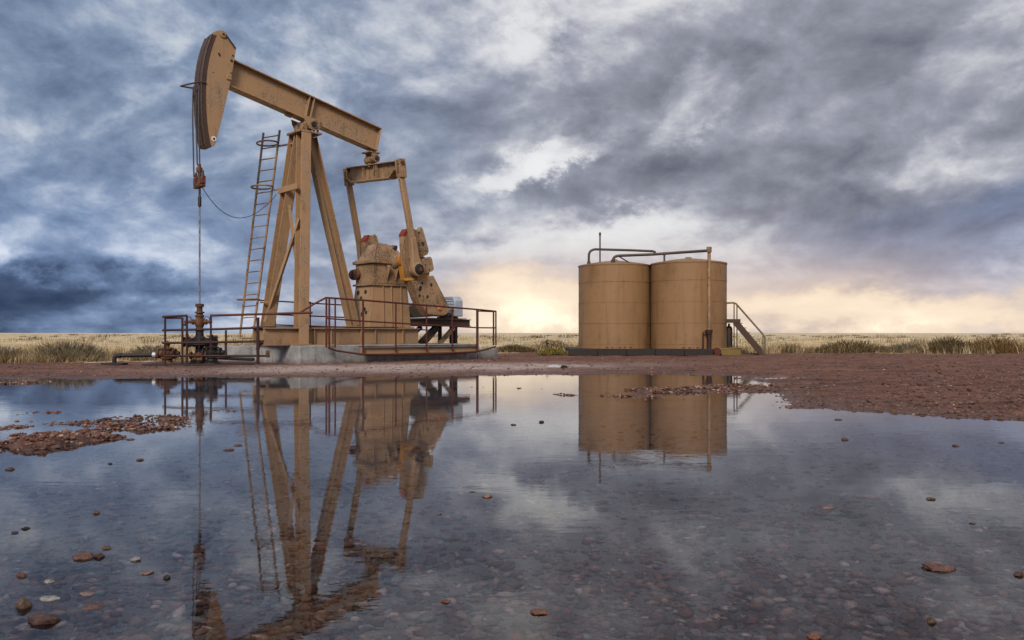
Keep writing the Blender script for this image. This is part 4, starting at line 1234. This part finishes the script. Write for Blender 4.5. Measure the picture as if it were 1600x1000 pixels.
yA, yB = 37.6, 36.6
pipe_obj('vent_pipe', [at(920, 414, yA)] + arcpts(at(920, 400, yA), at(920, 390.5, yA), at(930, 389.5, yA)) + [at(985, 391, yA), at(1020, 392.5, yA), at(1024.5, 394.5, yA)], .055,
         'bowed vent pipe rising from the far-left tank roof', joints=[at(920, 412, yA)])
pipe_obj('overhead_pipe', [at(958, 412, yB)] + arcpts(at(958, 407, yB), at(958, 400, yB), at(968, 399.5, yB)) + [at(1020, 397.5, yB), at(1070, 394, 36.2), at(1108, 391.5, 35.4)], .062,
         'long pipe linking the roofs of both tanks', joints=[at(958, 409, yB)])
pipe_obj('pipe_strut', [at(966, 400, yB), at(985, 411.5, yB)], .030, 'short diagonal strut under the overhead tank pipe')
pipe_obj('pipe_support', [at(1038, 396, 36.45), at(1038, 411, 36.45)], .042, 'short upright under the overhead pipe on the stairs-side tank', joints=[at(1038, 396.5, 36.45)])
pipe_obj('mast', [at(937.5, 414, 37.5), at(937.5, 363, 37.5)], .035, 'thin upright mast on the left tank roof', cat='mast', joints=[at(937.5, 366, 37.5)])
dp = pipe_obj('drop_pipe', [at(1108, 389, 35.42), at(1108, 450, 35.42), at(1108, 516, 35.42)], .075, 'vertical drop pipe on the front of the right tank', 'tan_cast', joints=[at(1108, 390, 35.42)])
MB().lathe((0, 0, 0), [(.10, -.10), (.11, 0), (.09, .08), (.03, .10)], 14).build('elbow_cap', 'dark_pipe', dp)
dv = empty('drain_valve', at(1108, 553, 35.4), 'red-brown valve stand at the foot of the drop pipe', 'valve')
MB().lathe((0, 0, 0), [(.10, -.05), (.10, .16), (.13, .17), (.13, .22), (.10, .23), (.10, .84), (.14, .85), (.14, .94), (.16, .95), (.16, 1.04), (.08, 1.06)], 18).build('body', 'rail_dark', dv, .006)
MB().tube([(-.02, 0, .98), (-.24, 0, .94), (-.26, 0, .90), (-.26, 0, .25)], .035, 8).build('bypass', 'rail_dark', dv)
MB().lathe((0, -.02, .06), [(.13, -.1), (.15, -.06), (.15, .10), (.09, .16)], 12).build('collar', 'orange_paint', dv)
MB().lathe((.36, .0, .10), [(.16, -.05), (.17, 0), (.17, .12), (.12, .16)], 18, 'Y').build('hose_drum', 'rail_rust', dv)

# stairs and landing
st = empty('tank_stairs', at(1170, 556, 36.9), 'steel stairs with handrail leading up to the side of the tank', 'stairs')
Ls = st.location
for Yo in (36.55, 37.30):
    MB().bar(at(1149, 503, Yo) - Ls, at(1193, 555, Yo) - Ls, .06, .27).build('stringer', 'brown_worn', st, .006)
for i in range(7):
    k = (i + .6) / 7.3
    p = at(1149, 501, 36.92).lerp(at(1193, 553, 36.92), k) - Ls
    MB().box(p, (.26, .68, .035)).build('tread', 'olive_metal', st, .004)
MB().box((at(1134, 501.5, 36.92) + at(1150, 501.5, 36.92)) / 2 - Ls, (.64, .84, .16)).build('landing', 'brown_worn', st, .008)
for Yo in (36.52, 37.36):
    MB().tube([at(1134, 473.5, Yo) - Ls, at(1146, 473, Yo) - Ls, at(1150, 474.5, Yo) - Ls, at(1190, 520, Yo) - Ls, at(1194.5, 525.5, Yo) - Ls, at(1195.5, 529, Yo) - Ls, at(1195.5, 553, Yo) - Ls], .042, 8).build('handrail', 'olive_metal', st)
    for px_, p0, p1 in ((1147, 473.5, 553), (1151.5, 475.5, 553), (1192, 523, 553)):
        MB().tube([at(px_, p0, Yo) - Ls, at(px_, p1, Yo) - Ls], .026, 8).build('post', 'olive_metal' if px_ > 1190 else 'dark_pipe', st)
sep = empty('upright_drum', at(1139, 547, 37.0), 'narrow black upright drum under the stair landing', 'drum')
MB().lathe((0, 0, 0), [(.14, -.1), (.155, 0), (.155, .95), (.12, 1.05), (.05, 1.09), (.05, 1.2)], 20).build('body', 'iron_black', sep)
for z_ in (.15, .8):
    MB().lathe((0, 0, z_), [(.155, -.02), (.165, -.015), (.165, .015), (.155, .02)], 20).build('band', 'iron_rust', sep)
bx_ = empty('yellow_trough', at(1140, 556, 36.0), 'mossy yellow-brown trough at the foot of the stairs', 'trough')
MB().add([(-.42, -.3, 0), (.46, -.3, 0), (.46, .3, 0), (-.42, .3, 0), (-.52, -.36, .30), (.40, -.36, .34), (.40, .36, .34), (-.52, .36, .30)],
         [(0, 3, 2, 1), (4, 5, 6, 7), (0, 1, 5, 4), (1, 2, 6, 5), (2, 3, 7, 6), (3, 0, 4, 7)]).build('tub', 'yellow_box', bx_, .04)
MB().add([(-.60, -.36, .29), (.44, -.40, .33), (.44, .40, .33), (-.60, .40, .29), (-.60, -.36, .33), (.44, -.40, .37), (.44, .40, .37), (-.60, .40, .33)],
         [(0, 3, 2, 1), (4, 5, 6, 7), (0, 1, 5, 4), (1, 2, 6, 5), (2, 3, 7, 6), (3, 0, 4, 7)]).build('lid', 'yellow_box', bx_, .015)


# ------------------------------------------------------------------ rocks in and beside the puddle, one by one
ICO3 = ico(3)


def rock(px, py, wpx, ratio, colr, label, group=None, name='rock', up=.5, squash=.75):
    Y = 1280 * CAM_H / (py - 521)
    X = (px - 800) / 1280 * Y
    half = wpx / 2 / 1280 * Y
    V, F = ICO3
    r_ = np.random.default_rng(int(px * 13 + py * 7))
    o = r_.random(3) * 50
    n = 1 + .85 * (fbm(V[:, 0] * 1.3 + o[0], V[:, 1] * 1.3 + V[:, 2] * 1.7 + o[1], 3) - .5) + .28 * (fbm(V[:, 0] * 4 + V[:, 2] * 3 + o[2], V[:, 1] * 4 + o[0], 3) - .5)
    v = V * n[:, None]
    for _ in range(5):                                     # broken facets
        dvec = r_.normal(size=3); dvec /= np.linalg.norm(dvec)
        lim = .62 + .25 * r_.random()
        dd = v @ dvec
        v = v - np.clip(dd - lim, 0, None)[:, None] * dvec[None] * .85
    v = v * np.array([half, half * squash, half * ratio])
    c = np.array(colr) * (.45 + 1.1 * fbm(V[:, 0] * 3 + o[1], V[:, 2] * 3 + V[:, 1] * 3, 3))[:, None]
    ob = bulk(name, v, F, c, 'rock_wet')
    ob.data.polygons.foreach_set('use_smooth', np.ones(len(ob.data.polygons), bool))
    ob.data.set_sharp_from_angle(angle=R(32))
    ob.location = (X, Y, half * ratio * (2 * up - 1))
    ob.rotation_euler = (r_.uniform(-.12, .12), r_.uniform(-.12, .12), r_.uniform(-.35, .35))
    return tag(ob, label, 'rock', group)


RED, DKR, BRN, WHT, BLK, ORG_, PNK = (.125, .058, .038), (.075, .036, .027), (.105, .062, .034), (.30, .27, .24), (.022, .019, .018), (.165, .066, .034), (.20, .118, .092)
GP = 'rocks breaking the puddle surface'
for args in [
    (1467, 888, 50, .34, RED, 'largest flat red-brown rock standing in the right foreground water'),
    (1457, 972, 17, .85, BRN, 'small upright egg-shaped brown rock below the large flat rock'),
    (1591, 899, 18, .55, DKR, 'dark red rock cut by the right picture edge'),
    (1453, 780, 15, .45, BRN, 'lone small brown stone out in the right half of the puddle'),
    (1294, 794, 20, .25, PNK, 'low pale pinkish stone in the puddle right of centre'),
    (1272, 996, 24, .50, ORG_, 'orange-red stone at the bottom edge of the picture'),
    (1520, 818, 12, .30, BRN, 'tiny flat tan stone at the far right of the puddle'),
    (843, 957, 34, .30, ORG_, 'flat red-brown rock in the bottom centre water'),
    (36, 948, 28, .85, BRN, 'rounded golden-brown rock near the lower left corner'),
    (69, 970, 54, .48, DKR, 'largest dark red rock near the lower left corner'),
    (75, 936, 32, .28, WHT, 'flat white stone just above the dark lower-left rock'),
    (131, 871, 40, .38, RED, 'wide red slab rock at left touching a darker stone'),
    (155, 870, 19, .75, DKR, 'small dark stone against the red slab rock'),
    (211, 875, 19, .50, WHT, 'white-topped stone right of the red slab rock'),
    (261, 903, 11, .90, BLK, 'small round black stone left of the reflected rod'),
    (148, 948, 32, .22, RED, 'flat pinkish red stone barely awash at lower left'),
    (137, 928, 26, .22, PNK, 'thin pink stone between the white stone and the reflected head'),
    (228, 895, 22, .30, PNK, 'pale brown stone awash between black stone and red slab'),
    (35, 900, 18, .60, RED, 'reddish stone near the left edge above the golden rock'),
    (77, 909, 18, .35, WHT, 'small white and red stone above the flat white stone'),
    (168, 857, 16, .50, BRN, 'small pointed brown stone above the red slab rock'),
    (150, 802, 13, .60, BRN, 'lone olive-brown stone in the left puddle'),
    (40, 826, 14, .50, BLK, 'larger of two small black stones at the left edge'),
    (24, 833, 12, .40, BLK, 'smaller of two small black stones at the left edge'),
    (46, 708, 17, .62, DKR, 'dark pyramid-shaped stone off the left gravel bar'),
    (88, 700, 22, .50, RED, 'red pyramid-shaped stone off the left gravel bar'),
    (15, 734, 15, .45, DKR, 'dark red stone near the left edge below the gravel bar'),
    (205, 687, 11, .45, BRN, 'little tan stone right of the left gravel bar'),
    (219, 719, 13, .40, RED, 'little red stone in open water below the left gravel bar'),
    (172, 725, 9, .50, BLK, 'tiny black stone in open water below the left gravel bar'),
    (181, 660, 16, .55, DKR, 'dark rock on top of the left gravel bar'),
    (358, 703, 16, .35, RED, 'nearer of two red stones between rod and ladder reflections'),
    (372, 696, 15, .30, RED, 'farther of two red stones between rod and ladder reflections'),
    (760, 776, 18, .40, PNK, 'lone pinkish stone in open water near the picture centre'),
    (738, 769, 9, .30, BRN, 'tiny stone beside the lone pinkish stone'),
    (685, 804, 9, .35, RED, 'tiny red stone right of the reflected pitman'),
    (698, 940, 18, .45, ORG_, 'small orange-brown stone below the reflected beam end'),
    (1320, 687, 13, .45, RED, 'farther red stone off the right bank'),
    (1494, 697, 11, .50, BRN, 'nearer brown stone off the right bank'),
    (1565, 692, 9, .40, BRN, 'small brown stone off the right bank close to the edge'),
    (1310, 656, 13, .30, RED, 'flat red stone just off the right gravel bank'),
    (802, 664, 9, .45, BRN, 'left one of two tiny stones in open water left of the tank reflection'),
    (846, 660, 9, .55, BLK, 'right one of two tiny stones in open water left of the tank reflection'),
]:
    rock(*args[:5], args[5], GP)
# pale lump and black lump on the far shore
p = shore(868, 577.5, .05)
o = rock(868, 577.5, 24, .35, (.46, .45, .44), 'pale grey rock on the far shore in front of the tanks', None, up=.75)
o.location.z += .03
o = rock(882, 578.5, 13, .75, BLK, 'black rock against the pale rock on the far shore', None, up=.7)
o.location.z += .03


# ------------------------------------------------------------------ vegetation
def blades(x, y, z, h, lean, wid, cols):
    """grass blades: a quad and a tip each"""
    n = len(x)
    a = rng.random(n) * 6.283
    dx_, dy_ = np.cos(a) * lean * h, np.sin(a) * lean * h
    s = rng.random(n) * 6.283
    wx, wy = np.cos(s) * wid, np.sin(s) * wid
    b0 = np.stack([x - wx, y - wy, z - .03], -1); b1 = np.stack([x + wx, y + wy, z - .03], -1)
    m0 = np.stack([x - wx * .7 + dx_ * .35, y - wy * .7 + dy_ * .35, z + h * .55], -1); m1 = np.stack([x + wx * .7 + dx_ * .35, y + wy * .7 + dy_ * .35, z + h * .55], -1)
    tpt = np.stack([x + dx_, y + dy_, z + h], -1)
    V = np.stack([b0, b1, m1, m0, tpt], 1).reshape(-1, 3)
    o = (np.arange(n) * 5)[:, None]
    F = np.concatenate([o + np.array([0, 1, 2]), o + np.array([0, 2, 3]), o + np.array([3, 2, 4])], 1).reshape(-1, 3)
    C = np.repeat(cols, 5, 0).reshape(n, 5, 3)
    return V, F, C.reshape(-1, 3)


STRAW = np.array([(.60, .465, .265), (.66, .53, .33), (.52, .39, .215), (.45, .34, .18), (.56, .43, .26)])
SCRUB = np.array([(.23, .150, .078), (.29, .195, .10), (.155, .102, .054), (.33, .23, .125), (.25, .172, .08)])


def tufts(n, xr, yr, hmin, hmax, pal, per, name, label, spread=.16, ypow=1.6, band=None, lean=.45):
    yy = yr[0] + (yr[1] - yr[0]) * rng.random(n) ** ypow
    xx = (rng.random(n) * (xr[1] - xr[0]) + xr[0]) * yy
    ge = grass_edge(xx)
    if band is not None:
        yy = ge + band[0] + (band[1] - band[0]) * rng.random(n) ** 1.3
    k = (yy > ge + (fbm(xx * .5, yy * .5, 4) - .5) * 2.0)
    clump = fbm(xx * .35 + 3, yy * .35 + 8, 4)
    k &= rng.random(n) < np.clip((clump - .40) * 5, .05, 1)
    k &= np.hypot((xx - 6.4) / 4.6, (yy - 37.4) / 3.4) > 1
    xx, yy, clump = xx[k], yy[k], clump[k]
    n = len(xx)
    hh = (hmin + (hmax - hmin) * rng.random(n)) * (.55 + .9 * clump) * np.clip(.15 + 1.75 * fbm(xx * .22 + 20, yy * .22, 3), .4, 1.5)
    cc = pal[rng.integers(0, len(pal), n)] * (.75 + .5 * rng.random((n, 1)))
    X = np.repeat(xx, per) + rng.normal(0, 1, n * per) * np.repeat(spread * (.6 + hh), per)
    Yv = np.repeat(yy, per) + rng.normal(0, 1, n * per) * np.repeat(spread * (.6 + hh), per)
    Zv = np.repeat(height(xx, yy)[0], per)
    Hb = np.repeat(hh, per) * (.45 + .65 * rng.random(n * per))
    C = np.repeat(cc, per, 0) * (.8 + .4 * rng.random((n * per, 1)))
    V, F, C = blades(X, Yv, Zv, Hb, lean * (.3 + rng.random(n * per)), np.repeat(.006 + yy * .00022, per), C)
    return tag(bulk(name, V, F, C, 'grass_blade'), label, 'grass', kind='stuff')


tufts(6000, (-.72, .72), (26, 60), .18, .50, np.concatenate([SCRUB, STRAW]), 26, 'verge_grass', 'tall mixed olive and straw grass along the edge of the bare pad', band=(.0, 5.0))
tufts(5200, (-.72, .72), (33, 110), .09, .22, STRAW, 18, 'prairie_grass', 'pale straw prairie grass reaching towards the horizon', spread=.28, ypow=1.5)
tufts(2200, (-.72, .72), (80, 420), .12, .30, np.concatenate([STRAW, STRAW, SCRUB]), 12, 'far_grass', 'thin pale grass of the far prairie', spread=.8, ypow=1.4)


tufts(260, (-.72, .72), (60, 320), .35, .75, SCRUB * .7, 40, 'far_scrub', 'scattered dark scrub far out on the prairie', spread=.55, ypow=1.3)


def shrub(name, x, y, wx, h, pal, label, nst=270, group=None):
    o = empty(name, (x, y, gz(x, y)), label, 'shrub', group)
    r_ = np.random.default_rng(int(abs(x) * 31 + y * 7))
    m = MB()
    for i in range(9):
        a = r_.random() * 6.283
        t_ = r_.uniform(.3, .9)
        e = Vector((math.cos(a) * wx * .45 * t_, math.sin(a) * wx * .35 * t_, h * r_.uniform(.5, .8)))
        m.tube([(0, 0, -.03), e * .5 + Vector((0, 0, h * .08)), e], .010, 5)
    m.build('stems', 'timber_dark', o)
    n = nst * 9
    u_ = r_.random(n) * 6.283
    rr_ = np.sqrt(r_.random(n))
    lob = 1 + .35 * np.sin(u_ * 3 + x) * r_.random(n)
    bx_, by_ = np.cos(u_) * rr_ * wx * .5 * lob, np.sin(u_) * rr_ * wx * .36 * lob
    top = h * (1 - .72 * rr_ ** 2.2) * (.7 + .35 * r_.random(n))
    zz_ = top * r_.random(n) ** .6 * .8
    hh = h * (.08 + .14 * r_.random(n))
    ln = r_.random(n) * .5
    dxy = np.stack([bx_, by_], -1) / (np.hypot(bx_, by_)[:, None] + .05)
    V, F, C = blades(bx_, by_, zz_, hh, .5 + ln, .006 + .012 * r_.random(n), pal[r_.integers(0, len(pal), n)] * (.6 + .8 * r_.random((n, 1))))
    V = V.reshape(n, 5, 3)
    V[:, 4, :2] += dxy * (hh * .7)[:, None]
    V[:, 2:4, :2] += (dxy * (hh * .3)[:, None])[:, None, :]
    c = bulk('foliage', V.reshape(-1, 3), F, C, 'grass_blade')
    c.parent = o
    return o


OLIVE = np.array([(.11, .076, .036), (.15, .105, .047), (.18, .128, .056), (.085, .060, .034), (.22, .16, .078)])
RUSTY = np.array([(.26, .15, .05), (.20, .12, .045), (.31, .19, .07), (.14, .09, .04), (.22, .15, .07)])
GREYB = np.array([(.21, .165, .10), (.26, .21, .135), (.15, .115, .07), (.31, .25, .16)])
YEL = np.array([(.30, .24, .06), (.22, .19, .05), (.36, .29, .08), (.15, .13, .045)])
gsh = 'shrubs along the edge of the bare pad'
for args in [
    ('shrub', 15.9, 38.4, 3.2, .78, OLIVE, 'dark olive shrub right of the stairs, nearest the tanks in the row'),
    ('shrub', 13.0, 38.6, 1.8, .50, GREYB, 'low grey-brown shrub just beyond the foot of the stairs'),
    ('shrub', 18.6, 38.6, 1.9, .55, GREYB, 'low greyish shrub between two taller dark shrubs at right'),
    ('shrub', 20.4, 38.3, 2.3, .92, OLIVE, 'tall dark shrub left of the rusty orange shrub'),
    ('shrub', 22.5, 38.2, 3.1, .98, RUSTY, 'rusty orange-brown shrub near the right picture edge'),
    ('shrub', 24.7, 38.2, 1.8, .55, OLIVE, 'low dark shrub cut by the right picture edge'),
    ('shrub', -15.4, 28.5, 2.6, .88, GREYB, 'bushy grey-brown shrub in the left verge left of the flow line'),
    ('shrub', -17.6, 28.3, 2.0, .62, GREYB, 'grey-brown low shrub at the left picture edge'),
    ('shrub', -13.0, 29.6, 2.2, .72, GREYB, 'grey-brown shrub behind the flow line elbow'),
    ('shrub', .1, 40.6, 2.0, .45, OLIVE, 'small dark shrub between the pump jack and the tanks'),
    ('shrub', 1.75, 36.3, 1.3, .36, YEL, 'yellow-green weed beside the tank bed'),
]:
    shrub(*args, group=gsh)
tw = empty('tumbleweed', (1.75, 37.2, gz(1.75, 37.2)), 'tangle of dry arched stems by the left tank', 'tumbleweed')
for i in range(9):
    a = rr.uniform(0, 3.14)
    r0 = rr.uniform(.25, .5)
    cx_ = rr.uniform(-.5, .5)
    pts = [(cx_ + r0 * math.cos(u_) * math.cos(a), r0 * math.cos(u_) * math.sin(a), (.45 + .25 * rr.random()) * math.sin(u_)) for u_ in [math.pi * j / 9 for j in range(10)]]
    MB().tube(pts, .012, 5).build('stem', 'timber_dark', tw)
